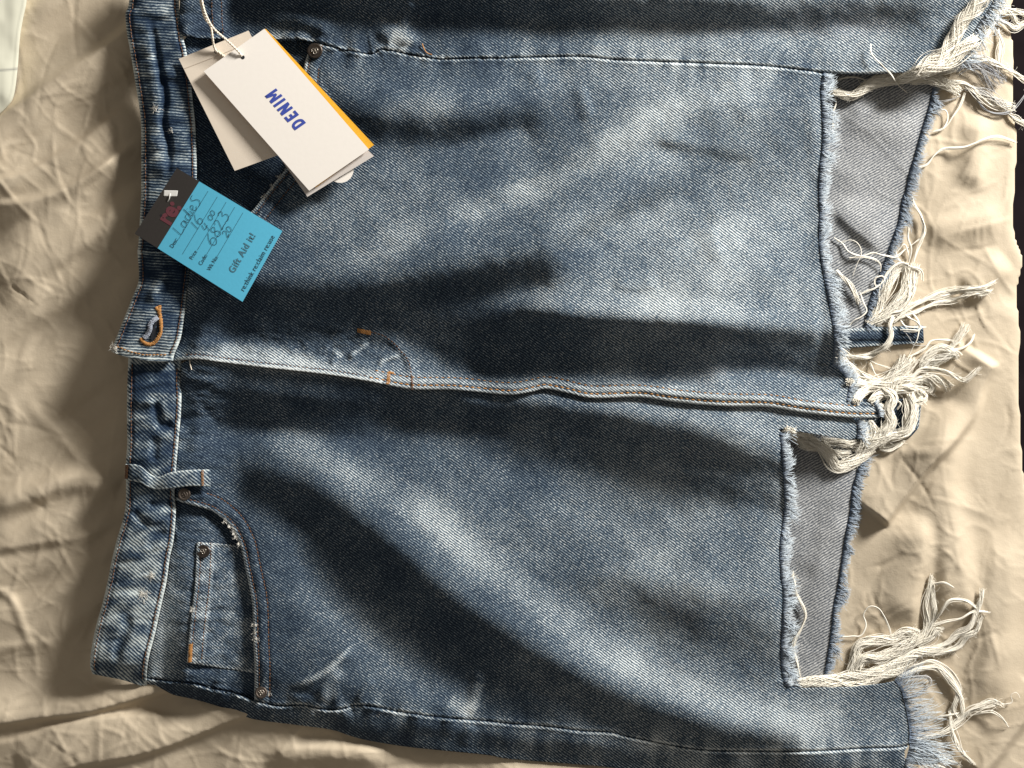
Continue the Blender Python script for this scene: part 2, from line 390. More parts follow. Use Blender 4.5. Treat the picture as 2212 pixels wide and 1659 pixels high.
# large drape: the slope of the cloth along the line that runs away from the window,
# stroke by stroke, integrated into a height field
QS = 1.743
SLOPE = [  # points (1/1.743 table units), half width, slope (+ rises away from the window)
 ([(560,300),(620,300),(700,330)], 60, .04),
 ([(300,330),(420,290),(520,245),(640,195)], 26, .20),
 ([(440,105),(520,108),(600,115),(680,100)], 16, .22),
 ([(430,150),(500,160),(600,162),(650,150)], 22, -.42),
 ([(740,105),(850,110),(960,120)], 20, .05),
 ([(480,215),(560,200),(640,170)], 14, .12),
 ([(560,300),(640,268),(700,245),(760,215),(830,185),(900,120)], 13, .34),
 ([(600,250),(680,215),(780,170)], 14, -.06),
 ([(870,150),(960,160),(1010,210)], 24, -.06),
 ([(820,180),(870,187),(925,197)], 8, -.26),
 ([(740,330),(850,300),(1000,290)], 56, .22),
 ([(700,300),(760,265),(820,240)], 12, -.16),
 ([(880,270),(890,320)], 9, -.02), ([(900,300),(1010,330)], 20, .25),
 ([(1000,150),(1012,230),(1010,330)], 8, -.20),
 ([(640,372),(690,368),(780,376),(900,386),(1010,398)], 16, .32),
 ([(225,350),(300,368),(400,375),(500,368),(600,348),(668,334)], 27, -.62),
 ([(236,385),(300,395),(400,402),(520,400),(620,400),(660,408)], 26, -.52),
 ([(540,430),(640,430),(750,440),(900,447),(1050,455)], 30, -.60),
 ([(650,398),(760,405),(900,415),(1040,425)], 12, -.62),
 ([(225,438),(330,450),(420,462),(480,472)], 7, .34),
 ([(400,425),(440,418),(500,430),(540,450)], 12, -.05),
 ([(245,300),(250,350),(240,420)], 16, -.4),
 ([(480,462),(560,466),(640,470),(720,470),(840,480),(960,488),(1060,500)], 9, .28),
 ([(900,466),(960,470),(1040,480)], 12, .34),
 ([(470,490),(560,497),(620,500)], 7, .16), ([(660,492),(760,504),(900,522),(975,545)], 9, .20),
 ([(230,482),(330,500),(450,510),(600,514),(720,524),(850,552),(975,585)], 22, -.60),
 ([(215,500),(330,520),(440,532)], 17, -.50),
 ([(660,545),(760,565),(860,595),(970,625)], 26, -.46),
 ([(265,548),(330,545),(400,556),(470,580)], 15, .32),
 ([(470,560),(560,600),(680,650),(800,700)], 38, .12),
 ([(440,590),(500,628),(580,690),(680,770),(780,825)], 42, .26),
 ([(430,592),(500,642),(560,694),(640,762),(760,840),(880,884),(1000,908),(1100,915)], 30, .30),
 ([(770,730),(880,775),(985,810)], 46, -.34),
 ([(640,640),(760,690),(900,720)], 24, .06),
 ([(940,640),(975,700),(975,760)], 16, -.08),
 ([(320,598),(385,625),(450,675),(520,735),(620,805),(740,868),(860,912),(970,935)], 26, -.60),
 ([(400,690),(480,760),(580,830),(680,885)], 26, -.38),
 ([(350,690),(410,770),(480,835),(560,870)], 30, .26),
 ([(310,830),(350,850),(400,870)], 14, -.2),
 ([(300,4),(460,6),(640,12),(800,14),(1000,20),(1130,16)], 24, -.58),
 ([(300,-30),(1150,-30)], 20, -.3),
 ([(600,52),(800,54),(900,54),(1050,62)], 13, .10),
 ([(1040,40),(1090,50)], 10, .1),
 ([(500,905),(640,920),(760,932),(960,945)], 10, -.30),
 ([(600,925),(760,942),(900,952)], 13, -.45),
]
def build_drape():
    h = 6.0; gx = np.arange(-400, 2700, h); gy = np.arange(-400, 2200, h); X, Y = np.meshgrid(gx, gy)
    g = np.zeros(X.shape)
    for pts, w_, v in SLOPE:
        P = spline(np.array(pts, float) * QS, 4); w_ = w_ * QS; m = 2.2 * w_
        k = (X > P[:, 0].min() - m) & (X < P[:, 0].max() + m) & (Y > P[:, 1].min() - m) & (Y < P[:, 1].max() + m)
        d, _, a, L = pdist(X[k], Y[k], P); al = np.exp(-(d / w_) ** 2.1)
        gg = g[k]; g[k] = gg * (1 - al) + v * al
    g *= ss(-300, -60, Y) * ss(2000, 1750, Y) * ss(200, 380, X) * ss(2400, 2150, X)
    g = g * 1.42 + .06 * fbm(X / 120, Y / 120, 77, 3)
    kx = np.fft.fftfreq(len(gx), h)[None] * 2 * math.pi; ky = np.fft.fftfreq(len(gy), h)[:, None] * 2 * math.pi
    dx, dy = -math.cos(AZ), math.sin(AZ)      # travel of the light, image axes
    kd = kx * dx + ky * dy; kp = -kx * dy + ky * dx
    G = np.fft.fft2(g); lam = .05; mu = (1 / 400.) ** 2
    Z = np.real(np.fft.ifft2(np.conj(1j * kd) * G / (kd ** 2 + lam * kp ** 2 + mu)))
    return gx, gy, Z, h
DG = build_drape()
def drape(x, y):
    gx, gy, Z, h = DG
    u = (x - gx[0]) / h; v = (y - gy[0]) / h; i = np.clip(np.floor(u).astype(int), 1, len(gx) - 3); j = np.clip(np.floor(v).astype(int), 1, len(gy) - 3); u = u - i; v = v - j
    def wts(t):   # cubic B-spline: smooth second derivative
        return [(1 - t) ** 3 / 6, (3 * t ** 3 - 6 * t ** 2 + 4) / 6, (-3 * t ** 3 + 3 * t ** 2 + 3 * t + 1) / 6, t ** 3 / 6]
    wu = wts(u); wv = wts(v); z = 0
    for a in range(4):
        for b_ in range(4): z = z + wv[a] * wu[b_] * Z[j - 1 + a, i - 1 + b_]
    return z
DR0 = float(drape(np.array([1000.]), np.array([1000.]))[0])
_t = drape(*np.meshgrid(np.arange(400., 1700, 20), np.arange(60., 1550, 20))); print('drape range', _t.min(), _t.max(), _t.mean())
DRM = float(np.percentile(_t, 4))
SEAMS = [(SEAM_T, 1), (SEAM_B, 2)]
def nearseam(x, y, P):
    m = 70; k = (x > P[:, 0].min() - m) & (x < P[:, 0].max() + m) & (y > P[:, 1].min() - m) & (y < P[:, 1].max() + m)
    d = np.full(x.shape, 1e3); s = np.zeros(x.shape); a = np.zeros(x.shape)
    if k.any(): d[k], s[k], a[k], _ = pdist(x[k], y[k], P)
    return d, s, a
def bodyZ0(x, y):
    z = drape(x, y) - DRM
    z = 26 + 34 * ss(520, 385, x) + z * ss(350, 405, x) * (1 - .35 * ss(1500, 1850, x)) + FR(x, y)
    z = z + 1.1 * fbm(x / 38, y / 33, 92, 3)
    # falls to the bed at the folded side
    yo = np.interp(x, OUT_B[:, 0], OUT_B[:, 1])
    d = np.clip(yo - y, 0, 400)
    e = 1 - np.exp(-(d / 34) ** 1.0)
    z = 12 + (z - 12) * (.18 + .82 * e) 
    return z
def seam_puckers(x, y):
    z = np.zeros(x.shape)
    for P, sd in SEAMS:
        d, s, a = nearseam(x, y, P)
        am = 7.5 * ss(1300, 700, x) + 1.3
        z += am * vn(a / 24, s * .7, 100 + sd) * np.exp(-d / 20) * ss(0, 4, d)
        z += am * .5 * vn(a / 9, s * .7, 103 + sd) * np.exp(-d / 9)
        z -= 3.6 * np.exp(-(d / 2.6) ** 2) ; z += 1.6 * np.exp(-((d - 6) / 4) ** 2)
    d, s, a = nearseam(x, y, BR)
    z += 5 * vn(a / 20, s * .7, 110) * np.exp(-d / 24) * (x > 380)
    k = np.exp(-((x - 660) / 210) ** 4) * np.exp(-((y - 735) / 48) ** 4)
    z += k * (3.2 * fbm((x + y * .6) / 30, (y - x * .25) / 17, 131, 3))
    k2 = np.exp(-((x - 430) / 60) ** 4) * (1 - np.exp(-((y - 760) / 30) ** 2))
    z += k2 * 2.6 * fbm(x / 40, y / 15, 135, 2)
    return z
BR = np.vstack([BAND_R1, BAND_R2[4:]])
def bodyZ(x, y): return bodyZ0(x, y) + seam_puckers(x, y)
def bandZ(x, y):
    """waistband: padded strip with puckers and a long crease"""
    L = BAND_L1 if True else None
    yl = np.where(y < 775, 0, 1)
    xl = np.where(yl == 0, np.interp(y, BAND_L1[:, 1], BAND_L1[:, 0]), np.interp(y, BAND_L2[:, 1], BAND_L2[:, 0]))
    xr = np.where(yl == 0, np.interp(y, BAND_R1[:, 1], BAND_R1[:, 0]), np.interp(y, BAND_R2[:, 1], BAND_R2[:, 0]))
    t = np.clip((x - xl) / (xr - xl), 0, 1)
    z = 78 + 8 * np.sin(math.pi * t) + 6 * vn(y / 160, x * 0, 121)
    z = z - 7 * np.exp(-t * (xr - xl) / 3) - 3 * np.exp(-(1 - t) * (xr - xl) / 3)
    g1 = np.exp(-((t * 110 - 11) / 3.2) ** 2) + np.exp(-(((1 - t) * 110 - 10) / 3.2) ** 2)
    z = z - 2.2 * g1
    mid = np.exp(-((t - .5) / .33) ** 4)
    z = z + BRD(x, y) + mid * (4.0 * vn(y / 26, t * 1.3, 124) + 2.4 * vn(y / 12 + t * 2, t * 3, 125))
    z = z + 1.5 * vn(y / 9, t, 126) * (1 - mid)
    # side end falls away
    z = z - 60 * ss(1405, 1500, y) ** 1.4
    return z
BRD = Ridges()
BRD.add([(322,30),(335,90),(345,150),(357,210),(352,260),(366,320),(360,400)], -11, 6, 6, c=1.5, n=4)
BRD.add([(306,30),(318,90),(330,160),(338,220),(333,290),(345,360),(340,410)], 7, 12, 14, c=3)
BRD.add([(340,560),(350,600),(330,640),(352,640)], 8, 10, 10, c=2)
BRD.add([(312,600),(330,590),(360,600),(380,590)], -7, 8, 8, c=2)
BRD.add([(330,868),(338,885),(346,915),(362,920),(376,912)], -9, 8, 9, c=2, tl=14)
BRD.add([(300,546),(340,547),(362,549),(374,553)], 6, 4, 5, c=1.5, tl=6)
BRD.add([(335,940),(334,970),(330,1000)], -7, 8, 8, c=2, tl=14)
BRD.add([(290,875),(315,868),(335,880)], 6, 8, 7, c=2)
BRD.add([(328,1080),(335,1090),(375,1082)], -9, 7, 7, c=2, tl=8)
BRD.add([(285,1100),(300,1118),(325,1136)], -6, 7, 7, c=2)
BRD.add([(318,1190),(340,1160),(365,1150)], -5, 8, 8, c=2)
BRD.add([(265,1320),(275,1350),(255,1400),(250,1440)], -8, 9, 8, c=2)

# wear (dye loss), with the brightness of lit crests put into the same map
WR = Ridges()
def wr(*a, **k): WR.add(*a, **k)
wr([(620,590),(765,563),(903,497),(1053,440),(1181,400),(1300,325),(1431,250),(1550,205),(1690,175)], .30, 26, 26, c=6)  # worn diagonal crease, its highlight put into the colour too
wr([(1125,648),(1281,652),(1420,664),(1545,668),(1640,690)], .24, 40, 22, c=8, tl=60)
wr([(1520,470),(1560,560),(1560,640)], .22, 60, 60)
wr([(553,946),(653,975),(815,1045),(928,1118),(1010,1200),(1106,1270),(1231,1362),(1356,1434),(1481,1490),(1606,1531),(1734,1562),(1850,1580)], .26, 36, 26, c=8, tl=60)  # pale fold crest: dye loss and painted highlight together
wr([(850,1060),(1000,1160),(1100,1260)], .25, 60, 50)
wr([(620,500),(700,480),(800,430),(950,370)], .2, 50, 60)
wr([(800,230),(900,232),(1000,222)], .2, 26, 30)
wr([(380,776),(425,772),(475,778),(553,786),(628,795),(728,806),(803,818),(828,826)], .62, 18, 10, c=3, tl=4)
wr([(430,756),(500,752),(560,756),(640,770),(720,790)], .4, 12, 14, c=3)
wr([(830,818),(890,826),(978,826),(1053,834),(1150,830),(1181,826),(1281,845),(1381,845),(1556,864),(1734,878),(1834,888),(1895,892)], .42, 14, 14, c=3, tl=4)
wr([(798,738),(780,752),(764,764),(752,780)], .36, 5, 5, c=1.5, tl=5)
wr([(866,766),(846,772),(828,780),(818,794)], .36, 5, 5, c=1.5, tl=5)
wr([(722,765),(728,762),(740,772)], .5, 6, 6, tl=5)
wr([(620,1486),(660,1474),(703,1451),(735,1422),(770,1388)], .55, 6, 6, c=2)
wr([(840,80),(870,90),(885,105)], .55, 20, 16, tl=10)
wr([(700,1500),(712,1475),(750,1440)], .3, 14, 14)
wr([(697,1520),(715,1500),(725,1510)], .35, 12, 12, tl=5)
wr([(1010,1550),(1025,1515),(1038,1470)], .4, 14, 8, tl=10)
wr([(965,1515),(990,1530),(1030,1545)], .35, 20, 14, tl=10)
wr([(600,1180),(680,1260),(800,1380),(940,1480)], .12, 60, 60)
wr([(640,100),(660,140),(690,200),(730,230)], .2, 14, 14)
wr([(560,100),(620,60),(660,50)], .25, 16, 16)
# dark patches
wr([(1300,430),(1420,380)], -.08, 40, 40)
wr([(600,1420),(640,1480),(700,1520)], -.22, 40, 26)
wr([(590,1330),(650,1380)], -.15, 40, 40)
def bodyWearLight(x, y):
    w_ = .23 + .13 * ss(900, 1450, x) + WR(x, y) * .8 + .10 * fbm(x / 95, y / 80, 201, 3) + .03 * fbm(x / 16, y / 14, 205, 2)  # ramps from dark left to pale right put the light into the colour
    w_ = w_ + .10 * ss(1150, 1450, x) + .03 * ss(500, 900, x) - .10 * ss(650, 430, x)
    for P, sd in SEAMS:
        d, s, a = nearseam(x, y, P)
        w_ = w_ + (.42 * np.exp(-((d - 3.2) / 2.6) ** 2)) * (1 + .5 * vn(a / 7, s, 210))
        w_ = w_ + .30 * vn(a / 19, s * .8, 213 + sd) * np.exp(-d / 22)
        w_ = w_ - .35 * np.exp(-(d / 1.5) ** 2)
    d, s, a = nearseam(x, y, BR)
    w_ = w_ + .24 * vn(a / 15, s, 216) * np.exp(-d / 20) + .1 * np.exp(-d / 14)
    return w_
def bandWear(x, y):
    top = ss(800, 740, y)
    yl = y < 775
    xl = np.where(yl, np.interp(y, BAND_L1[:, 1], BAND_L1[:, 0]), np.interp(y, BAND_L2[:, 1], BAND_L2[:, 0]))
    xr = np.where(yl, np.interp(y, BAND_R1[:, 1], BAND_R1[:, 0]), np.interp(y, BAND_R2[:, 1], BAND_R2[:, 0]))
    t = np.clip((x - xl) / (xr - xl), 0, 1); W = xr - xl
    w_ = .20 + .12 * ss(780, 1000, y) + .34 * fbm(x / 30, y / 20, 221, 3) + .22 * ss(1080, 1250, y)
    w_ = w_ + .75 * np.exp(-(t * W / 6) ** 2) + .75 * np.exp(-((1 - t) * W / 5.5) ** 2)
    w_ = w_ - .2 * np.exp(-((t * W - 12) / 4) ** 2) - .2 * np.exp(-(((1 - t) * W - 12) / 4) ** 2)
    w_ = w_ - .05 * BRD(x, y) * -1 * .6
    w_ = w_ + .5 * np.exp(-((y - 546) / 3.2) ** 2) * (x < 374) + .45 * ss(690, 770, y) * (y < 800) - .25 * ((y > 785) & (y < 850)) - .15 * ss(470, 560, y) * ss(660, 600, y)
    return w_

skirt = empty('denim_skirt')
tag(skirt, 'washed blue denim skirt with frayed cut hem lying on the bed sheet', 'skirt')

poly_A = np.vstack([[(392,-70)], [(2175,-70)], spline([(2162,-30),(2148,10),(2118,55),(2092,100),(2060,135),(2010,152),(1925,158)], 4), SEAM_T[::-1]])
def cutx(P, x0=None, x1=None):
    k = np.ones(len(P), bool)
    if x0 is not None: k &= P[:, 0] >= x0
    if x1 is not None: k &= P[:, 0] <= x1
    return P[k]
def cuty(P, y0, y1): return P[(P[:, 1] >= y0) & (P[:, 1] <= y1)]
STEP = 2.5
# facings first (they lie under the fronts)
def faceZ(x, y): return bodyZ(x, y) - 24
def faceWear(x, y): return .16 + .22 * ss(395, 350, x) + .10 * fbm(x / 50, y / 60, 231, 3) + .25 * ss(430, 380, x) * ss(1150, 1300, y)
fac2 = np.vstack([cuty(BAND_R2, 1060, 1470), cutx(SEAM_B, 322, 600), [(600,1500),(600,1300),(560,1150),(500,1080),(380,1062)]])
piece('pocket_facing', fac2, STEP, lambda x, y: faceZ(x, y) + 10 * ss(1430, 1475, y) + 8 * ss(400, 360, x), faceWear, DENIM, skirt, 4)
fac1 = np.vstack([cuty(BAND_R1, 84, 560), [(520,560),(640,440),(712,300),(712,108)], cutx(SEAM_T, 402, 708)[::-1]])
piece('pocket_facing', fac1, STEP, lambda x, y: faceZ(x, y) - 3 + 12 * np.exp(-np.abs(y - np.interp(x, SEAM_T[:, 0], SEAM_T[:, 1])) / 8), lambda x, y: faceWear(x, y) - .05, DENIM, skirt, 4)

def pocket_edge(x, y, P):
    """rounded hem, two stitch grooves along the pocket mouth"""
    d, s, a = nearseam(x, y, P)
    return -4.5 * np.exp(-(d / 2.2) ** 2) - 1.8 * np.exp(-((d - 10) / 2.2) ** 2) - 2.0 * np.exp(-((d - 33) / 2.2) ** 2) + 2.2 * np.exp(-((d - 21) / 8) ** 2) + 1.0 * vn(a / 11, d / 9, 240) * np.exp(-d / 26)
def pocket_wear(x, y, P):
    d, s, a = nearseam(x, y, P)
    return .75 * np.exp(-(d / 6) ** 2) - .22 * np.exp(-((d - 10) / 2.5) ** 2) + .22 * vn(a / 7, d / 5, 243) * np.exp(-((d - 20) / 14) ** 2) - .2 * np.exp(-((d - 34) / 3) ** 2)
poly_B = np.vstack([[(404,545)], cuty(BAND_R1, 548, 776), PLACK, [(1904,897),(1894,880),(1871,868),(1834,866)], HEM_B2[::-1], HEM_B[::-1], cutx(SEAM_T, 694, 1786)[::-1], POCK_B])
def ZB(x, y):
    yp = np.interp(x, PLACK[:, 0], PLACK[:, 1])
    dp = yp - y
    z = bodyZ(x, y) + pocket_edge(x, y, POCK_B) + 9 * np.exp(-np.clip(dp, 0, 300) / 40) - 3 * np.exp(-(np.clip(dp, 0, 300) / 2.4) ** 2)
    z = z - 4 * np.exp(-((x - 1775) / 14) ** 2) * (y < 790)
    g = (x > 832)
    z = z - 2.4 * g * (np.exp(-((dp - 9) / 2) ** 2) + np.exp(-((dp - 26) / 2) ** 2)) + 2.0 * g * np.exp(-((dp - 17) / 6) ** 2) - 4 * g * ss(30, 36, dp) * np.exp(-(dp - 30).clip(0) / 14)
    z = z - 2.0 * (~g) * (x > 395) * np.exp(-((dp - 11) / 2.2) ** 2)
    return z
def WB(x, y):
    yp = np.interp(x, PLACK[:, 0], PLACK[:, 1]); dp = yp - y
    d, s, a = nearseam(x, y, HEM_B)
    return bodyWearLight(x, y) + pocket_wear(x, y, POCK_B) + .5 * np.exp(-(dp / 5) ** 2) - .3 * np.exp(-((dp - 10) / 2.4) ** 2) - .22 * (x > 832) * np.exp(-((dp - 26) / 2.6) ** 2) - .22 * np.exp(-(d / 7) ** 2)  # last term: shadow strip along the cut edge, put into the colour
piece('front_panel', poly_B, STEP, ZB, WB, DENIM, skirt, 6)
poly_D = np.vstack([cuty(BAND_R2, 775, 1080), POCK_D, cutx(SEAM_B, 551, 1972), [(1972,1590),(1966,1540),(1958,1500),(1941,1469),(1909,1476),(1834,1484),(1734,1486)], HEM_D[::-1], [(1681,927),(1701,929),(1759,938),(1834,951),(1856,944),(1854,915),(1839,900)], cutx(PLACK, 425, 1835)[::-1] + np.array([0, -9])])
def ZD(x, y):
    yp = np.interp(x, PLACK[:, 0], PLACK[:, 1])
    return bodyZ(x, y) + pocket_edge(x, y, POCK_D) - 7 * np.exp(-np.clip(y - yp, 0, 300) / 16) - 4 * np.exp(-((x - 1695) / 14) ** 2) * (y > 940) * (y < 1470)
def WD(x, y):
    d, s, a = nearseam(x, y, HEM_D)
    return bodyWearLight(x, y) + pocket_wear(x, y, POCK_D) - .22 * np.exp(-(d / 7) ** 2)  # darker at the cut edge: shade put into the colour
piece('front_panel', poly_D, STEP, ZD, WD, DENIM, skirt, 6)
piece('side_panel', poly_A, STEP, lambda x, y: bodyZ(x, y) + 3 * np.exp(-np.abs(y - np.interp(x, SEAM_T[:, 0], SEAM_T[:, 1])) / 10) * (x < 1100), lambda x, y: bodyWearLight(x, y) - .02, DENIM, skirt, 6)
poly_E = np.vstack([cutx(SEAM_B, 316), [(1962,1612),(1954,1622),(1956,1715)], OUT_B[::-1]])
piece('side_panel', poly_E, STEP, lambda x, y: bodyZ(x, y) + 2, lambda x, y: bodyWearLight(x, y) - .02 + .16 * vn(x / 22, y / 40, 250), DENIM, skirt, 10)
# waistband halves
band1 = np.vstack([BAND_L1, spline([(242,750),(242,760),(275,772),(325,780),(372,781)], 4), BAND_R1[::-1]])
piece('waistband', band1, 2.2, lambda x, y: bandZ(x, y) + 12 * ss(600, 760, y), bandWear, DENIM_BAND, skirt, 16, ang=4)
band2 = np.vstack([BAND_L2, BAND_B2, BAND_R2[::-1]])
piece('waistband', band2, 2.2, lambda x, y: bandZ(x, np.maximum(y, 776)) - 2 - 14 * ss(850, 775, y), bandWear, DENIM_BAND, skirt, 16, ang=42)
# back of the waistband, seen only past the top edge
piece('back_waistband', [(290,-60),(395,-60),(395,0),(352,6),(318,16),(280,24),(284,0)], 4, lambda x, y: 46 + 0 * x, lambda x, y: .2 + 0 * x, DENIM_BAND, skirt, 4, ang=20)

# ------------------------------------------------------------------ back panel seen through the open hem
def backZ(x, y): return np.maximum(sheetZ(x, y) * .35 + 9, 4) + BKR(x, y)
BKR = Ridges()
BKR.add([(1800,440),(1850,490),(1920,545)], 10, 40, 16, c=4)
BKR.add([(1810,420),(1880,300),(1960,270)], 5, 40, 30)
BKR.add([(1820,230),(1900,260),(1990,250)], 8, 20, 40)
BKR.add([(1840,620),(1880,520),(1930,440)], 7, 24, 16)
BKR.add([(1740,1250),(1780,1180),(1840,1120)], 5, 30, 16)
BKR.add([(1830,1000),(1790,1200),(1760,1400)], 4, 26, 26)
def backWear(x, y): return .42 + .05 * fbm(x / 40, y / 40, 261, 2) - .3 * np.exp(-((x - np.interp(y, BACK_E1[:, 1], BACK_E1[:, 0])) / 9) ** 2) * (y < 715)
pb1 = np.vstack([[(1700,100)], BACK_E1, [(1700,712)]])
piece('back_panel', pb1, 3, backZ, backWear, DENIM_IN, skirt, 4, ang=-30)
pb2 = np.vstack([[(1600,862)], BACK_E2, [(1600,1500)]])
piece('back_panel', pb2, 3, backZ, backWear, DENIM_IN, skirt, 4, ang=-30)
pb3 = [(1600,712),(1829,711),(1900,706),(1994,703),(1996,741),(1900,747),(1832,752),(1600,756)]
piece('back_seam_strip', pb3, 2.5, lambda x, y: backZ(x, y) + 4 + 4 * np.exp(-((y - 727 + (x - 1830) * .03) / 12) ** 4) - 2 * np.exp(-((y - 718) / 2.5) ** 2) - 2 * np.exp(-((y - 736) / 2.5) ** 2),
      lambda x, y: .12 + .6 * np.exp(-((y - 713 + (x - 1830) * .04) / 4) ** 2) + .6 * np.exp(-((y - 748 + (x - 1830) * .04) / 4) ** 2) + .1 * fbm(x / 14, y / 14, 266, 2), DENIM, skirt, 4, ang=40)
pb4 = [(1820,862),(1900,862),(1991,862),(1984,925),(1969,942),(1900,952),(1820,952)]
piece('back_seam_strip', pb4, 2.5, lambda x, y: backZ(x, y) + 6, lambda x, y: .15 + .5 * ss(1976, 1986, x) + .1 * fbm(x / 14, y / 14, 267, 2), DENIM, skirt, 4, ang=-55)

# ------------------------------------------------------------------ top height for anything resting on the cloth
_pA, _pB, _pD, _pE, _p1, _p2, _b1, _b2 = poly_A, poly_B, poly_D, poly_E, band1, band2, pb1, pb2
def TOP(x, y):
    x = np.asarray(x, float); y = np.asarray(y, float); sh = x.shape; x = x.ravel(); y = y.ravel()
    z = sheetZ(x, y)
    for P, f in ((pb1, backZ), (pb2, backZ), (np.array(pb3, float), lambda a, b: backZ(a, b) + 8), (np.array(pb4, float), lambda a, b: backZ(a, b) + 6), (_pA, bodyZ), (_pE, bodyZ), (fac1, faceZ), (fac2, faceZ), (_pD, ZD), (_pB, ZB), (_p2, bandZ), (_p1, bandZ)):
        k = inside(x, y, P)
        if k.any(): z[k] = np.maximum(z[k], f(x[k], y[k]))
    return z.reshape(sh)

# ------------------------------------------------------------------ sheet, mattress, floor, pillow
gx = np.arange(-260, 2360, 4.0); gy = np.arange(-240, 1900, 4.0)
X, Y = np.meshgrid(gx, gy); nx = len(gx); Z = sheetZ(X.ravel(), Y.ravel())
j, i = np.meshgrid(np.arange(len(gy) - 1), np.arange(nx - 1), indexing='ij'); j = j.ravel(); i = i.ravel()
Fq = np.stack([j * nx + i, (j + 1) * nx + i, (j + 1) * nx + i + 1, j * nx + i + 1], -1)
SHEET, nt, b = mat('beige_cotton')
tc = N(nt, 'ShaderNodeTexCoord'); n1 = N(nt, 'ShaderNodeTexNoise'); n1.inputs['Scale'].default_value = 24; n1.inputs['Detail'].default_value = 8; n1.inputs['Roughness'].default_value = .6
lk(nt, tc, 'Object', n1, 'Vector')
n2 = N(nt, 'ShaderNodeTexNoise'); n2.inputs['Scale'].default_value = 900; n2.inputs['Detail'].default_value = 2; lk(nt, tc, 'Object', n2, 'Vector')
cr = N(nt, 'ShaderNodeValToRGB'); lk(nt, n1, 'Fac', cr, 0)
cr.color_ramp.elements[0].position = .3; cr.color_ramp.elements[0].color = (.485, .41, .305, 1); cr.color_ramp.elements[1].position = .7; cr.color_ramp.elements[1].color = (.53, .455, .345, 1)
lk(nt, cr, 0, b, 'Base Color'); b.inputs['Roughness'].default_value = .75; b.inputs['Specular IOR Level'].default_value = .25
hh = mth(nt, 'ADD', mth(nt, 'MULTIPLY', n1.outputs['Fac'], 4.0), mth(nt, 'MULTIPLY', n2.outputs['Fac'], .35))
bp = N(nt, 'ShaderNodeBump'); bp.inputs['Strength'].default_value = .28; bp.inputs['Distance'].default_value = .001; nt.links.new(hh, bp.inputs['Height']); lk(nt, bp, 0, b, 'Normal')
# past the mattress edge the sheet hangs straight down
ed, es, _, _ = pdist(X.ravel(), Y.ravel(), EDGE); outm = (es < 0) & (X.ravel() > 1900)
ex = np.interp(Y.ravel(), EDGE[:, 1], EDGE[:, 0]); od = np.where(outm, X.ravel() - ex, 0)
SV = PW(np.where(outm, ex + 2 * np.sin(np.clip(od / 8, 0, 1) * 1.57), X.ravel()), Y.ravel(), Z)
SV[:, 2] -= np.where(outm, np.clip(od * 9, 0, 1000), 0) * S
SV[:, 0] += np.where(outm, 2.0 * np.sin(Y.ravel() / 40) * np.clip(od / 60, 0, 1), 0) * S
sh = mesh_from('bed_sheet', SV, Fq, SHEET)
tag(sh, 'crumpled beige cotton bed sheet under the denim skirt', 'bed sheet')

def slab(name, x0, x1, y0, y1, z0, z1, m, bev=0):
    import bmesh
    bm = bmesh.new(); bmesh.ops.create_cube(bm, size=1)
    for v in bm.verts:
        v.co = Vector(((v.co.x + .5) * (x1 - x0) + x0, (v.co.y + .5) * (y1 - y0) + y0, (v.co.z + .5) * (z1 - z0) + z0))
    if bev: bmesh.ops.bevel(bm, geom=bm.edges[:], offset=bev, segments=3, affect='EDGES')
    me = bpy.data.meshes.new(name); bm.to_mesh(me); bm.free(); me.materials.append(m)
    o = bpy.data.objects.new(name, me); col.objects.link(o); return o
FLOOR = simple('dark_floor', (.010, .008, .009), 1.0, 0, .4, 30, .1); FLOOR.node_tree.nodes['Principled BSDF'].inputs['Specular IOR Level'].default_value = 0
fl = slab('floor', -1.2, 1.4, -1.0, 1.0, -.50, -.45, FLOOR); fl['kind'] = 'structure'

# pillow corner
def pillow():
    P = spline([(66,-90),(58,0),(50,40),(44,75),(41,110),(38,150),(30,207),(14,232),(-20,262),(-60,290)], 4)
    poly = np.vstack([P, [(-240,300),(-240,-90)]])
    def z(x, y):
        d, s, a = nearseam(x, y, P); d2, s2, a2 = (pdist(x, y, P) + (0,))[:3]
        return 26 + 34 * (1 - np.exp(-d2 / 60)) + 2.5 * fbm(x / 40, y / 60, 301, 2) + 1.5 * np.exp(-((d2 - 5) / 2.5) ** 2)
    def g(x, y): return np.exp(-((y - (152 - (x) * .22 + 6 * np.sin(x / 40))) / 2.4) ** 2)
    m, nt, b = mat('pale_pillow_cotton')
    at = N(nt, 'ShaderNodeAttribute', attribute_name='wear'); mx = N(nt, 'ShaderNodeMix', data_type='RGBA'); lk(nt, at, 'Fac', mx, 0)
    mx.inputs[6].default_value = (.52, .52, .43, 1); mx.inputs[7].default_value = (.26, .26, .23, 1)
    nt.links.new(mx.outputs[2], b.inputs['Base Color']); b.inputs['Roughness'].default_value = .8
    o = piece('pillow', poly, 3, z, g, m, None, 24, ang=0)
    tag(o, 'pale cream pillow edge with a grey printed line at the top left corner', 'pillow')
pillow()

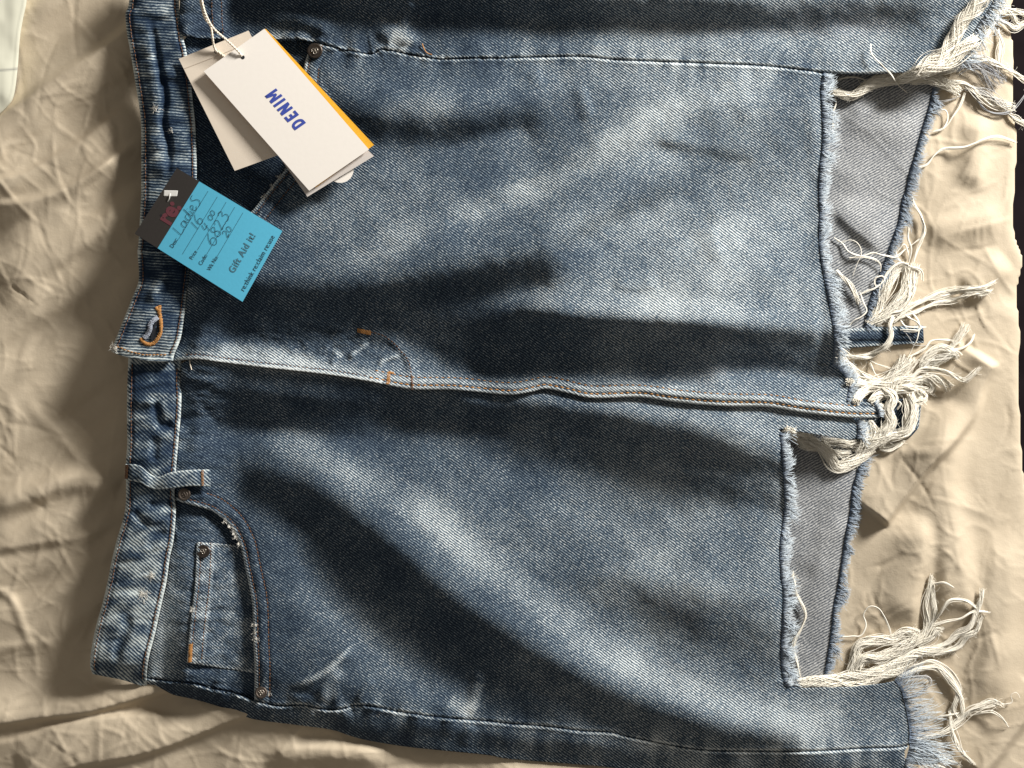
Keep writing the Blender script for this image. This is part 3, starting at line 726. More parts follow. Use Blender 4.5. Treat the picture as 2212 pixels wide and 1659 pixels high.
# ------------------------------------------------------------------ stitching
def stitch(name, P, sp, ln, r, m, off=1.2, zf=None, jit=.5, skip=0.0, parent=skirt, a0=0, a1=None):
    L = length(P); d = np.r_[0, np.cumsum(np.linalg.norm(np.diff(P, axis=0), axis=1))]
    t = np.arange(a0, (a1 or L) - ln, sp); t = t[rng.rand(len(t)) >= skip]
    k = np.linspace(0, 1, 4)[None]
    tt = t[:, None] + k * ln + rng.uniform(-jit, jit, (len(t), 1))
    x = np.interp(tt, d, P[:, 0]); y = np.interp(tt, d, P[:, 1]); 
    y = y + rng.uniform(-.5, .5, (len(t), 1)); x = x + rng.uniform(-.5, .5, (len(t), 1))
    z = (zf or TOP)(x.ravel(), y.ravel()).reshape(x.shape) + off + np.array([-1, .5, .5, -1])[None] * .9
    R = np.array([.5, 1, 1, .5])[None] * r
    return tubes(name, np.stack([x, y, z], -1), np.broadcast_to(R, x.shape), 1.0, m, parent, 5, 'stuff')
def offset(P, d):
    t = np.gradient(P, axis=0); t /= np.linalg.norm(t, axis=1, keepdims=True) + 1e-9
    return P + np.stack([-t[:, 1], t[:, 0]], -1) * d   # + = below / left of travel (image)
zb = bandZ; zb1 = lambda x, y: bandZ(x, y) + 12 * ss(600, 760, y)
zb2 = lambda x, y: bandZ(x, np.maximum(y, 776)) - 2 - 14 * ss(850, 775, y)
stitch('top_stitching', cuty(offset(BAND_L1, -9), -20, 752), 8, 6.2, 1.25, BROWN, .9, zb1)
stitch('top_stitching', cuty(offset(BAND_R1, 9), -20, 768), 8, 6.2, 1.15, BROWN, .9, zb1)
stitch('top_stitching', spline([(252,748),(275,757),(310,766),(362,766)], 5), 8, 6, 1.2, ORANGE, .9, zb1)
stitch('top_stitching', cuty(offset(BAND_L2, -9), 784, 1455), 8, 6.2, 1.25, BROWN, .9, zb2)
stitch('top_stitching', cuty(offset(BAND_R2, 9), 790, 1475), 8, 6.2, 1.25, BROWN, .9, zb2)
stitch('top_stitching', offset(PLACK, -9), 13, 8, 1.5, ORANGE, 1.0, ZB, a0=430)
stitch('top_stitching', offset(PLACK, -26), 13, 7, 1.1, ORANGE, .6, ZB, a0=445, a1=1500)
stitch('top_stitching', offset(PLACK, -10), 9, 6, .9, BROWN, .6, ZB, a0=30, a1=430)
JST = spline([(800,717),(820,722),(840,732),(865,757),(883,782),(889,815),(890,838)], 6)
stitch('top_stitching', JST, 8, 6.2, .95, BROWN, .4, ZB)
stitch('top_stitching', offset(POCK_D, -10), 8, 6, 1.0, BROWN, .8, ZD, a0=30)
stitch('top_stitching', offset(POCK_D, -33), 8, 6, 1.2, BROWN, .8, ZD, a0=60)
stitch('top_stitching', offset(POCK_B, -10), 8, 6, 1.0, BROWN, .8, ZB)
stitch('top_stitching', offset(POCK_B, -33), 8, 6, 1.0, BROWN, .8, ZB, a0=40)
def bar(name, a, b_, wd, zf, m=ORANGE, n=9, parent=skirt, off=2.0, lab=None):
    a = np.array(a, float); b_ = np.array(b_, float); t = np.linspace(0, 1, n)[:, None]
    c = a + (b_ - a) * t; dr = (b_ - a) / np.linalg.norm(b_ - a); q = np.array([-dr[1], dr[0]]) * wd / 2 + dr * .8
    e = np.stack([c - q, c, c + q], 1) + rng.uniform(-.4, .4, (n, 3, 2))
    z = zf(e[..., 0].ravel(), e[..., 1].ravel()).reshape(n, 3) + off + np.array([-.8, .5, -.8])
    o = tubes(name, np.dstack([e, z]), 1.1, 1, m, parent, 5)
    return o
bar('bar_tack', (773,714), (800,719), 9, ZB, n=12)
bar('bar_tack', (840,806), (838,829), 7, ZB, n=9)
bar('bar_tack', (840,804), (850,806), 4, ZB, n=5)
bar('bar_tack', (889,814), (891,841), 4, ZB, n=9, m=BROWN)

stitch('top_stitching', spline([(455,-60),(457,0),(461,74)], 5), 8, 6, 1.0, BROWN, .8, bodyZ)
stitch('top_stitching', spline([(476,-60),(478,0),(481,74)], 5), 8, 6, 1.0, BROWN, .8, bodyZ)
# buttonhole
def loopstitch(name, P, wd, n, m, zf, off=2, r=1.4):
    P = resample(spline(P, 6), n); t = np.gradient(P, axis=0); t /= np.linalg.norm(t, axis=1, keepdims=True)
    q = np.stack([-t[:, 1], t[:, 0]], -1) * wd / 2
    e = np.stack([P - q, P, P + q], 1) + rng.uniform(-.7, .7, (n, 3, 2))
    z = zf(e[..., 0].ravel(), e[..., 1].ravel()).reshape(n, 3) + off + np.array([-1.4, 1, -1.4])
    return tubes(name, np.dstack([e, z]), r, 1, m, bh, 5)
BLUEPALE = simple('pale_blue_overcast_thread', (.34, .38, .46), .8)
BLACKC = simple('hole_shade_black', (.006, .007, .012), .9, bump=0)  # flat black standing in for shade inside the slit and punched holes
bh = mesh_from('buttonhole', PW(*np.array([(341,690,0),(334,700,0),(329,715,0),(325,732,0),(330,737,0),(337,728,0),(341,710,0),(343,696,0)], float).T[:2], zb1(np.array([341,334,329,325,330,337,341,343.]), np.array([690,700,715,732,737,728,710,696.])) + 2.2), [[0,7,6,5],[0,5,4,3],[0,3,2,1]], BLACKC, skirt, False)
loopstitch('buttonhole_stitching', [(345,661),(344,672),(347,690),(348,705),(346,720),(340,733),(332,741),(322,744),(310,739),(304,732)], 6.5, 64, ORANGE, zb1)
loopstitch('buttonhole_stitching', [(340,686),(332,692),(325,700),(324,712),(319,722),(312,730)], 9, 34, BLUEPALE, zb1, 3, 1.6)
loopstitch('buttonhole_stitching', [(337,664),(341,668),(346,672)], 6, 9, ORANGE, zb1)

# belt loop
def belt_loop():
    top = spline([(271,1002),(300,1005),(322,1022),(342,1030),(370,1020),(412,1015),(455,1014)], 8)
    bot = spline([(270,1036),(300,1042),(320,1052),(336,1057),(370,1055),(412,1050),(455,1051)], 8)
    n = 90; m_ = 13; T = resample(top, n); Bm = resample(bot, n); s = np.linspace(0, 1, m_)[None, :, None]
    G = T[:, None] * (1 - s) + Bm[:, None] * s
    u = np.linspace(0, 1, n)[:, None]; sv = np.linspace(0, 1, m_)[None]
    z = 92 + 9 * np.sin(u * math.pi) + 5 * np.exp(-((u - .2) / .1) ** 2) - 6 * np.exp(-((u - .36) / .1) ** 2) - 12 * ss(.8, 1, u) - 8 * ss(.08, 0, u)
    z = z + 3 * (1 - (2 * sv - 1) ** 6) - 1.6 * np.exp(-((sv - .16) / .06) ** 2) - 1.6 * np.exp(-((sv - .84) / .06) ** 2)
    x = G[..., 0]; y = G[..., 1]
    # top surface plus a bottom one for thickness
    V = np.concatenate([np.stack([x.ravel(), y.ravel(), z.ravel()], -1), np.stack([x.ravel(), y.ravel(), z.ravel() - 6], -1)])
    F = []
    for a in range(n - 1):
        for b_ in range(m_ - 1):
            q = a * m_ + b_; F.append((q, q + 1, q + m_ + 1, q + m_)); q += n * m_; F.append((q, q + m_, q + m_ + 1, q + 1))
        q = a * m_; F.append((q, q + m_, q + m_ + n * m_, q + n * m_)); q = a * m_ + m_ - 1; F.append((q, q + n * m_, q + m_ + n * m_, q + m_))
    for b_ in range(m_ - 1):
        q = b_; F.append((q, q + n * m_, q + 1 + n * m_, q + 1)); q = (n - 1) * m_ + b_; F.append((q, q + 1, q + 1 + n * m_, q + n * m_))
    wv = .38 + .5 * (np.exp(-(sv / .1) ** 2) + np.exp(-((1 - sv) / .1) ** 2)) + .22 * vn(x / 12, y / 10, 330) + .25 * np.exp(-((u - .42) / .1) ** 2)
    wv = np.broadcast_to(wv, x.shape).ravel(); wv = np.r_[wv, wv]
    a = math.radians(40); U = -V[:, 0] * math.sin(a) + V[:, 1] * math.cos(a); Vv = V[:, 0] * math.cos(a) + V[:, 1] * math.sin(a)
    o = mesh_from('belt_loop', PW(V[:, 0], V[:, 1], V[:, 2]), F, DENIM_BAND, skirt, True, {'wear': wv}, np.stack([U, Vv], -1))
    def lz(xx, yy): return np.interp(xx, x.mean(1), z.mean(1))
    bar('bar_tack', (437,1017), (438,1048), 5, lz, n=11, m=OLDOR, parent=o, off=3.2)
    bar('bar_tack', (274,1005), (273,1033), 6, lz, n=13, parent=o, off=3.2, m=BROWN)
    return o
belt_loop()

# coin pocket
CP_L = spline([(425,1171),(424,1205),(422,1242),(420,1269),(410,1356),(404,1429)], 5)
cp = np.vstack([CP_L, [(406,1432),(450,1439),(500,1446),(560,1456),(560,1182),(517,1179),(470,1174)]])
def cpx(x, y): return x - np.interp(y, CP_L[:, 1], CP_L[:, 0])
def ZC(x, y):
    u = cpx(x, y)
    return faceZ(x, y) + 9 - 3 * np.exp(-(u / 2.5) ** 2) - 1.6 * np.exp(-((u - 9) / 2) ** 2) - 1.6 * np.exp(-((u - 31) / 2) ** 2) - 3.5 * ss(34, 40, u) + 1.2 * vn(x / 12, y / 12, 340) - 1.5 * np.exp(-((y - 1182) / 2) ** 2)
def WC(x, y):
    u = cpx(x, y)
    return .34 + .5 * np.exp(-(u / 4) ** 2) + .25 * np.exp(-((u - 34) / 4) ** 2) + .12 * np.exp(-((u - 20) / 10) ** 2) + .4 * np.exp(-((y - 1434 - (x - 404) * .12) / 5) ** 2) + .3 * np.exp(-((y - 1172 - (x - 425) * .08) / 4) ** 2) + .16 * fbm(x / 26, y / 26, 343, 2) + .3 * np.exp(-(((x - 412) / 14) ** 2 + ((y - 1420) / 20) ** 2))
cpo = piece('coin_pocket', cp, 2.2, ZC, WC, DENIM, skirt, 7, ang=40)
stitch('top_stitching', offset(CP_L, -9), 8, 6, 1.0, BROWN, .8, ZC, parent=cpo)
stitch('top_stitching', offset(CP_L, -31), 8, 6, 1.0, BROWN, .8, ZC, parent=cpo)
bar('bar_tack', (412,1392), (410,1430), 8, ZC, n=18, parent=cpo)

# rivets: turned, domed, with a raised trefoil
def rivet(x, y, r, z, tilt=(0, 0), bright=False):
    prof = [(0, 3.0), (.30, 2.8), (.52, 2.0), (.60, 1.6), (.70, 2.2), (.86, 2.6), (.97, 1.8), (1.0, 0), (1.0, -3)]
    k = 28; V = []; F = []
    for i, (pr, pz) in enumerate(prof):
        for a in range(k):
            an = a * 2 * math.pi / k; V.append((x + pr * r * math.cos(an), y + pr * r * math.sin(an), z + pz + tilt[0] * pr * r * math.cos(an) + tilt[1] * pr * r * math.sin(an)))
    for i in range(len(prof) - 1):
        for a in range(k): F.append((i * k + a, i * k + (a + 1) % k, (i + 1) * k + (a + 1) % k, (i + 1) * k + a))
    V = np.array(V); o = mesh_from('rivet', PW(V[:, 0], V[:, 1], V[:, 2]), F, BRONZE, skirt)
    em = []
    for cx, cy in ((-.2, -.12), (.2, -.16), (.0, .2)):
        t = np.linspace(0, 2 * math.pi, 14); em.append(np.stack([x + (cx + .19 * np.cos(t)) * r, y + (cy + .19 * np.sin(t)) * r, z + 3 + 0 * t + tilt[0] * cx * r + tilt[1] * cy * r], -1))
    tubes('rivet_emblem', np.array(em), .9, 1, BRIGHTM if bright else BRONZE, o, 4)
    return o
rivet(680, 110, 17, float(ZB(np.array([684.]), np.array([122.]))[0]) + 4, (.1, -.1), True)
rivet(398, 1068, 14, 88, (-.15, .1))
rivet(439, 1191, 14.5, float(ZC(np.array([439.]), np.array([1191.]))[0]) + 3, (.15, 0), True)
rivet(564, 1496, 13.5, float(ZD(np.array([566.]), np.array([1490.]))[0]) + 5, (-.1, .3), True)

# ------------------------------------------------------------------ frayed edges
def fray(name, P, n, L, seed, out=(1, 0), z0=None, tint0=.12, tint1=1.0, r=.68, la=1.0, curl=1.0, droop=.5, back=5, up=4):
    rs = np.random.RandomState(seed); P = resample(P, 200); t = rs.rand(n) * 199; i0 = t.astype(int).clip(0, 198); f = (t - i0)[:, None]
    B = P[i0] * (1 - f) + P[i0 + 1] * f; tg = P[i0 + 1] - P[i0]; tg /= np.linalg.norm(tg, axis=1, keepdims=True)
    nrm = np.stack([tg[:, 1], -tg[:, 0]], -1); o_ = np.array(out, float); sg = np.sign((nrm * o_).sum(1, keepdims=True)); nrm = nrm * sg
    M = 8; s = np.linspace(0, 1, M)[None, :, None]
    ln = L * (.3 + .9 * rs.rand(n, 1, 1)) * (.8 + .35 * vn(t / 7, t * 0, seed)[:, None, None])
    # clumped lean
    lean = la * (.9 * vn(t / 5, t * 0 + 3, seed + 1) + .32 * rs.randn(n))[:, None, None]
    a = B[:, None] - nrm[:, None] * back
    Q = a + nrm[:, None] * s * (ln + back) + tg[:, None] * lean * ln * s ** 1.5 + tg[:, None] * np.sin(s * 3.5 + rs.rand(n, 1, 1) * 6) * ln * .10 * curl
    bz = (z0 if z0 is not None else TOP)(B[:, 0] - nrm[:, 0] * 4, B[:, 1] - nrm[:, 1] * 4)[:, None]
    ground = None
    zz = bz + up * np.sin(s[..., 0] * 2.4) * rs.rand(n, 1) * 1.6 + 1.0 - droop * (s[..., 0] ** 1.6) * ln[..., 0] * rs.uniform(.3, 1, (n, 1))
    tint = tint0 + (tint1 - tint0) * s[..., 0] ** .7 * rs.uniform(.6, 1.2, (n, 1))
    R = r * (1.1 - .6 * s[..., 0]) * rs.uniform(.7, 1.3, (n, 1))
    return tubes(name, np.dstack([Q, zz]), R, tint.clip(0, 1), FUZZ, skirt, 3, 'stuff')
fray('frayed_edge', HEM_B, 1700, 28, 11, z0=ZB)
fray('frayed_edge', HEM_B2, 340, 22, 12, z0=ZB)
fray('frayed_edge', HEM_D, 1600, 28, 13, z0=ZD)
fray('frayed_edge', spline([(1854,906),(1858,925),(1856,946)], 4), 220, 24, 14, z0=ZD)
fray('frayed_edge', BACK_E1[3:], 1900, 22, 15, z0=backZ, tint0=.1, tint1=.62, droop=.15)
fray('frayed_edge', BACK_E2[16:], 1700, 22, 16, z0=backZ, tint0=.1, tint1=.62, droop=.15)
fray('frayed_edge', spline([(1890,868),(1900,885),(1902,900)], 4), 120, 10, 17, z0=ZB)
fray('frayed_edge', spline([(1938,1468),(1952,1490),(1962,1530),(1970,1580),(1968,1606)], 4), 300, 66, 18, z0=ZD, tint0=.2, tint1=.9, r=.6, droop=.12, la=.3)
fray('frayed_edge', [(1972,1604),(1962,1640)], 240, 96, 19, z0=bodyZ, tint0=.3, tint1=1.0, r=.7, droop=.1, out=(1, .1), la=.35)
fray('frayed_edge', [(1960,1640),(1956,1700)], 160, 34, 25, z0=bodyZ, tint0=.3, tint1=.7, r=.7, droop=.1)
fray('frayed_edge', spline([(2162,-30),(2148,10),(2118,55),(2092,100),(2066,130)], 4), 420, 40, 20, out=(1, .3), z0=bodyZ, tint0=.45, tint1=.85, r=.8, droop=.2)
fray('frayed_edge', [(1784,158),(1779,192)], 90, 14, 21, z0=ZB, out=(1, 0))

# cream warp tassels; every traced bundle is its own part
def tassel(pts, n, r0, r1, seed, tr=1.25, lift=3, sp=3.0, tint=(.9, 1.0), wig=1.0, zs=None):
    if n > 5: n = int(n * 2.6); tr *= .58; r0 *= 1.1; r1 *= 1.45
    rs = np.random.RandomState(seed); C = spline(pts, 8); L = length(C); M = int(min(70, max(14, L / 4.5))); C = resample(C, M)
    t = np.linspace(0, 1, M); tg = np.gradient(C, axis=0); tg /= np.linalg.norm(tg, axis=1, keepdims=True) + 1e-9; q = np.stack([-tg[:, 1], tg[:, 0]], -1)
    base = TOP(C[:, 0], C[:, 1])
    pad = 3; bb = np.pad(base, pad, mode='edge'); mx = np.max([bb[i:i + M] for i in range(2 * pad + 1)], axis=0)
    kb = np.pad(mx, 3, mode='edge'); sm = np.mean([kb[i:i + M] for i in range(7)], axis=0)
    ph = rs.rand(n, 1) * 2 * math.pi; rho = np.sqrt(rs.rand(n, 1)); tw = rs.uniform(.3, .7) * sp
    rad = (r0 + (r1 - r0) * t ** 1.6)[None] * rho
    ang = ph + tw * 2 * t[None] * L / 100
    off = rad * np.cos(ang) + wig * 1.1 * rs.randn(n, 1) * np.sin(t[None] * L / 26 + rs.rand(n, 1) * 6)
    hz = np.abs(rad * np.sin(ang)) * .9
    # loose ends start / finish at different places
    x = C[None, :, 0] + q[None, :, 0] * off; y = C[None, :, 1] + q[None, :, 1] * off
    sh = rs.uniform(-1, 1, (n, 1)) * min(10, L * .06)
    x = x + tg[None, :, 0] * sh; y = y + tg[None, :, 1] * sh
    z = sm[None] + lift + hz + tr + (6 * np.sin(t * math.pi) * wig * .6)[None]
    R = tr * rs.uniform(.75, 1.2, (n, 1)) * (1 - .35 * t[None] ** 3)
    if n > 12: wig2 = rs.randn(n, 1) * (rs.rand(n, 1) < .25) * 5; x = x + q[None, :, 0] * wig2 * np.sin(t[None] * 3.1) ** 2; y = y + q[None, :, 1] * wig2 * np.sin(t[None] * 3.1) ** 2
    T = np.broadcast_to(rs.uniform(tint[0], tint[1], (n, 1)), x.shape)
    o = tubes('loose_thread' if n <= 2 else 'thread_tassel', np.dstack([x, y, z]), R, T, YARN, skirt, 4)
    if n > 5:   # fine fuzz standing off the bundle
        k = int(L * .55); c = rs.randint(0, M, k); mm = 6; s_ = np.linspace(0, 1, mm)[None]
        a_ = rs.rand(k, 1) * 6.28; ln = rs.uniform(3, 13, (k, 1)); rr = np.interp(c / M, [0, 1], [r0, r1])[:, None] * rs.uniform(-1, 1, (k, 1))
        fx_ = C[c, 0][:, None] + q[c, 0][:, None] * rr + np.cos(a_ + s_ * rs.uniform(-2, 2, (k, 1))) * ln * s_; fy_ = C[c, 1][:, None] + q[c, 1][:, None] * rr + np.sin(a_ + s_ * rs.uniform(-2, 2, (k, 1))) * ln * s_
        fz_ = sm[c][:, None] + lift + r0 * .6 + 3 * np.sin(s_ * 3) * rs.rand(k, 1)
        f = tubes('fuzz', np.dstack([fx_, fy_, fz_]), .26, .95, YARN, o, 3, 'stuff')
    return o
c4 = lambda L_, OY: [(1659 + a / 4, OY + b / 4) for a, b in L_]
r1 = lambda *p: c4(p, 0); r2 = lambda *p: c4(p, 414.75); r3 = lambda *p: c4(p, 829.5); r4 = lambda *p: c4(p, 1244.2)
T_ = tassel
# top right rope and its branches
T_(r1((570,790),(720,830),(880,740),(1050,690),(1250,640),(1400,540),(1500,480),(1600,330),(1680,180),(1780,80),(1880,-40)), 30, 9, 13, 31, 1.3, lift=8)
T_(r1((850,740),(1000,680),(1200,650),(1400,600),(1560,540),(1680,430),(1800,330),(1900,200),(1960,50),(1990,-40)), 30, 10, 12, 32, 1.3, lift=10)
T_(r1((1050,720),(1250,690),(1450,640),(1600,600),(1700,520),(1850,510),(2000,570),(2130,640),(2260,720)), 7, 4, 5, 33)
T_(r1((1300,650),(1400,560),(1500,470)), 14, 8, 6, 34, lift=8)
T_(r1((1250,700),(1400,680),(1530,730),(1650,790)), 16, 8, 10, 35, 1.4)
T_(r1((1520,700),(1700,730),(1830,830),(1960,900),(2110,930)), 10, 4, 8, 36)
T_(r1((1700,730),(1800,850),(1860,930),(1960,980),(2080,970),(2160,900),(2260,760)), 3, 1.5, 2, 37, .9, tint=(.35,.5))
T_(r1((1960,120),(2060,90),(2180,110),(2280,150)), 12, 4, 8, 38)
T_(r1((1990,40),(2100,120),(2160,200),(2230,180)), 8, 4, 6, 39)
T_(r1((1980,180),(2060,210),(2130,250),(2220,200)), 8, 4, 6, 40)
T_(r1((1990,260),(2010,380),(1990,520),(2010,620)), 6, 2, 4, 41)
T_(r1((890,390),(900,470),(980,560),(1060,640),(1120,730),(1200,800)), 3, .8, 1.5, 42, 1.0, lift=9)
T_(r1((580,780),(600,700),(700,670),(800,680),(840,720),(760,780),(640,830),(570,800)), 3, 1, 2, 43, .9)
T_(r1((560,800),(590,880),(560,980),(555,1100)), 4, 1.5, 1.5, 44, .9)
T_(r1((1700,800),(1660,900),(1600,1000),(1530,1100),(1430,1140)), 3, 1, 2, 45, 1.0)
T_(r1((1480,950),(1540,960),(1550,1040),(1500,1120),(1420,1145)), 2, 1, 1, 46, 1.0)
T_(r1((1290,1450),(1370,1420),(1440,1340),(1520,1290),(1700,1270),(1850,1210),(1980,1180),(2120,1220)), 5, 1.5, 3, 47, 1.1)
T_(r1((2060,960),(2120,1020),(2190,1060),(2260,1090)), 10, 3, 6, 48)
T_(r1((1660,830),(1580,860),(1480,880)), 3, 1, 2, 49, .8, tint=(.4,.6))
T_(r1((1700,760),(1850,800),(1960,860),(2070,920)), 8, 5, 8, 50, tint=(.4,.8))
T_(r1((1620,600),(1720,560),(1850,590),(1960,700),(2000,740)), 12, 14, 18, 51, 1.0, tint=(.25,.5), lift=0)
# middle upper
T_(r2((570,400),(640,440),(700,510),(800,550),(900,530),(1000,550),(1100,560),(1180,500),(1260,440),(1320,380),(1340,250),(1280,140),(1250,50)), 2, .8, 1, 61, 1.2)
T_(r2((640,420),(720,410),(780,450),(800,530),(760,620),(730,720)), 1, .5, .5, 62, 1.1)
T_(r2((720,570),(820,560),(920,580),(970,630),(970,700)), 2, .8, 1, 63, 1.1)
T_(r2((600,690),(660,760),(730,850),(790,960)), 9, 3, 4, 64, 1.2)
T_(r2((800,880),(860,850),(920,830),(1000,770),(990,730),(930,740),(920,800),(970,830)), 3, 1, 1.5, 65, 1.1)
T_(r2((800,880),(830,970),(850,1030),(800,1080),(740,1110),(690,1170)), 2, .7, .8, 66, 1.1)
T_(r2((870,1110),(940,1030),(1000,900),(1060,780),(1110,680),(1160,630)), 24, 8, 8, 67, 1.25)
T_(r2((900,1130),(1000,1060),(1100,960),(1170,860),(1200,740),(1210,640)), 24, 8, 8, 68, 1.25, lift=5)
T_(r2((960,1130),(1060,1060),(1160,1000),(1230,850),(1260,740),(1290,650)), 18, 6, 6, 69, 1.2)
T_(r2((990,860),(1010,740),(1070,660),(1150,620),(1230,650),(1310,680),(1330,740)), 5, 2, 2, 70, 1.3, lift=9)
T_(r2((1250,630),(1280,520),(1320,420),(1350,330),(1320,200),(1260,100),(1240,40)), 5, 2, 3, 71, 1.2)
T_(r2((1220,610),(1240,500),(1210,400),(1210,300),(1170,270)), 4, 2, 3, 72, 1.1)
T_(r2((1160,610),(1120,560),(1100,450)), 3, 1, 3, 73, 1.0)
T_(r2((1100,530),(1180,450),(1220,560)), 3, 1, 3, 74, 1.0)
T_(r2((1100,1110),(1250,990),(1400,910),(1550,860),(1700,840),(1800,830),(1870,820),(1960,770)), 7, 3, 3, 75, 1.2)
T_(r2((1150,1080),(1300,1030),(1450,960),(1600,930),(1750,880),(1870,880),(1930,850)), 7, 3, 3, 76, 1.2)
T_(r2((1200,980),(1350,930),(1500,900),(1650,860),(1800,850),(1900,860)), 6, 2, 4, 77, 1.1)
T_(r2((1160,1020),(1220,1080),(1290,1130),(1300,1190),(1160,1190)), 3, 1, 2, 78, 1.2)
T_(r2((1080,1070),(1050,1150),(1060,1230),(1030,1310),(960,1370),(860,1410),(760,1430)), 9, 3, 3, 79, 1.3)
T_(r2((1150,1110),(1190,1160),(1300,1170),(1360,1170)), 3, 1, 2, 80, 1.1)
T_(r2((1200,1000),(1300,1120),(1290,1260),(1250,1340),(1210,1430)), 3, 1, 1.5, 81, 1.0)
T_(r2((1170,1190),(1220,1260),(1260,1320),(1400,1330)), 1, .5, .5, 82, .5, tint=(.5,.5))
T_(r2((610,1370),(700,1420),(860,1430),(960,1380),(1050,1320)), 8, 3, 3, 83, 1.2)
T_(r2((610,1340),(680,1380),(740,1440)), 2, 1, 1, 84, .9)
T_(r2((870,1460),(940,1490),(1060,1520)), 2, .8, .8, 85, 1.0)
T_(r2((880,1480),(930,1580),(1000,1620)), 2, .8, .8, 86, 1.1)
T_(r2((610,1440),(720,1530),(800,1640),(900,1680),(1050,1660)), 24, 7, 7, 87, 1.25)
T_(r2((600,1400),(700,1500),(820,1590),(950,1640)), 18, 6, 6, 88, 1.2)
# central knot
T_(r2((700,1640),(850,1660),(1000,1640),(1100,1560),(1180,1440)), 22, 8, 9, 91, 1.3, lift=4)
T_(r2((1000,1690),(1100,1600),(1200,1520),(1260,1440)), 20, 8, 9, 92, 1.3, lift=5)
T_(r2((1150,1660),(1240,1600),(1330,1530),(1450,1530),(1560,1560),(1680,1620),(1740,1600),(1820,1530)), 6, 2, 3, 93, 1.3, lift=7)
T_(r2((1220,1430),(1350,1350),(1420,1280),(1550,1280),(1660,1310)), 5, 1.5, 3, 94, 1.1)
T_(r2((1330,1520),(1430,1470),(1530,1430),(1610,1400),(1640,1420)), 14, 9, 7, 95, 1.1, tint=(.8,.95))
T_(r2((1320,1480),(1400,1400),(1490,1350),(1580,1380),(1620,1420)), 14, 9, 6, 96, 1.1)
T_(r2((1570,1370),(1680,1350),(1750,1300),(1780,1230)), 5, 2, 2, 97, 1.1)
T_(r2((1540,1400),(1620,1300),(1680,1220),(1720,1150)), 10, 4, 8, 98, 1.0)
T_(r2((1280,1640),(1400,1600),(1500,1640),(1570,1700)), 16, 8, 8, 99, 1.2)
T_(r2((1200,1440),(1290,1400),(1340,1380)), 2, 1, 1, 100, .9)
T_(r3((760,150),(820,70),(920,20),(1060,-20),(1150,-80)), 24, 9, 9, 101, 1.3)
T_(r3((900,150),(960,100),(1060,60),(1120,-20),(1240,-60)), 22, 9, 8, 102, 1.3, lift=6)
T_(r3((960,200),(1050,260),(1030,380),(930,480),(860,520)), 26, 10, 9, 103, 1.3, lift=5)
T_(r3((1000,60),(1080,120),(1040,230),(1060,330),(1000,420)), 26, 10, 9, 104, 1.3, lift=7)
T_(r3((1110,60),(1200,20),(1320,90),(1350,120),(1280,160)), 16, 6, 6, 105, 1.3, lift=6)
T_(r3((1150,50),(1250,-20),(1340,-40),(1420,20),(1400,70)), 12, 5, 6, 106, 1.2)
T_(r3((1230,100),(1260,200),(1240,300),(1200,400),(1130,440)), 26, 8, 9, 107, 1.3, lift=5)
T_(r3((1190,130),(1210,250),(1190,350)), 14, 6, 6, 108, 1.2)
T_(r3((1120,220),(1150,170),(1110,140)), 5, 2, 3, 109, 1.2, lift=8)
T_(r3((1250,370),(1160,440),(1060,460),(960,510)), 20, 7, 7, 110, 1.25)
T_(r3((960,540),(1040,540),(1110,520),(1170,490)), 6, 2, 3, 111, 1.2)
T_(r3((970,560),(1050,575),(1120,540),(1160,505)), 5, 2, 3, 112, 1.1)
T_(r3((800,330),(840,420),(830,520),(760,580)), 22, 9, 9, 113, 1.3)
T_(r3((880,330),(920,420),(900,500),(820,600)), 20, 8, 8, 114, 1.25, lift=5)
T_(r3((1000,450),(900,540),(800,630),(700,690),(620,720),(560,680),(500,590),(420,520),(320,480),(220,440)), 26, 9, 7, 115, 1.3)
T_(r3((190,400),(300,430),(400,490),(480,560),(540,650),(600,720),(700,700),(800,640),(880,580)), 26, 7, 8, 116, 1.3)
T_(r3((480,470),(530,560),(620,590),(710,600)), 12, 6, 5, 117, 1.2)
T_(r3((500,490),(600,500),(700,520),(780,500)), 14, 6, 7, 118, 1.2)
T_(r3((150,395),(230,450),(330,540),(440,560)), 14, 5, 5, 119, 1.2)
T_(r3((1180,330),(1250,360),(1280,340)), 5, 2, 2, 120, 1.1)
T_(r3((1010,110),(1140,30),(1260,40),(1370,60)), 10, 4, 6, 122, 1.2, lift=9)
# lower right
T_([(p[0] , p[1]) for p in r4((215,-20),(230,60),(240,150),(300,270),(320,350),(290,450),(240,550),(225,640),(250,750),(265,860))], 6, 2.2, 2.6, 131, 1.2)
T_(r4((290,920),(400,900),(550,890),(700,870),(850,850),(1000,800),(1150,730),(1250,680),(1400,650),(1500,620)), 28, 9, 7, 132, 1.3)
T_(r4((300,940),(500,930),(700,940),(850,930),(950,880),(1100,820),(1250,700)), 26, 8, 8, 133, 1.25)
T_(r4((1250,690),(1400,640),(1540,590),(1640,510),(1730,450),(1790,330),(1830,230),(1850,140)), 14, 4, 4, 134, 1.3)
T_(r4((1350,680),(1500,670),(1640,620),(1720,530),(1800,470),(1830,370)), 10, 3, 4, 135, 1.2)
T_(r4((700,860),(740,740),(800,600),(950,560),(1080,550),(1180,490),(1290,500)), 26, 9, 9, 136, 1.2)
T_(r4((760,820),(820,720),(950,700),(1080,660),(1200,600),(1300,530)), 26, 10, 10, 137, 1.2, lift=5)
T_(r4((820,740),(950,720),(1060,680),(1180,640)), 10, 4, 4, 138, 1.2, lift=8)
T_(r4((640,530),(740,520),(810,500),(840,420),(830,320),(890,265),(960,290),(1010,370),(1050,470),(1080,570),(1150,620),(1210,610)), 2, .8, 1, 139, 1.25)
T_(r4((1250,600),(1330,520),(1380,400),(1370,250),(1390,120),(1410,10)), 14, 5, 3, 140, 1.2)
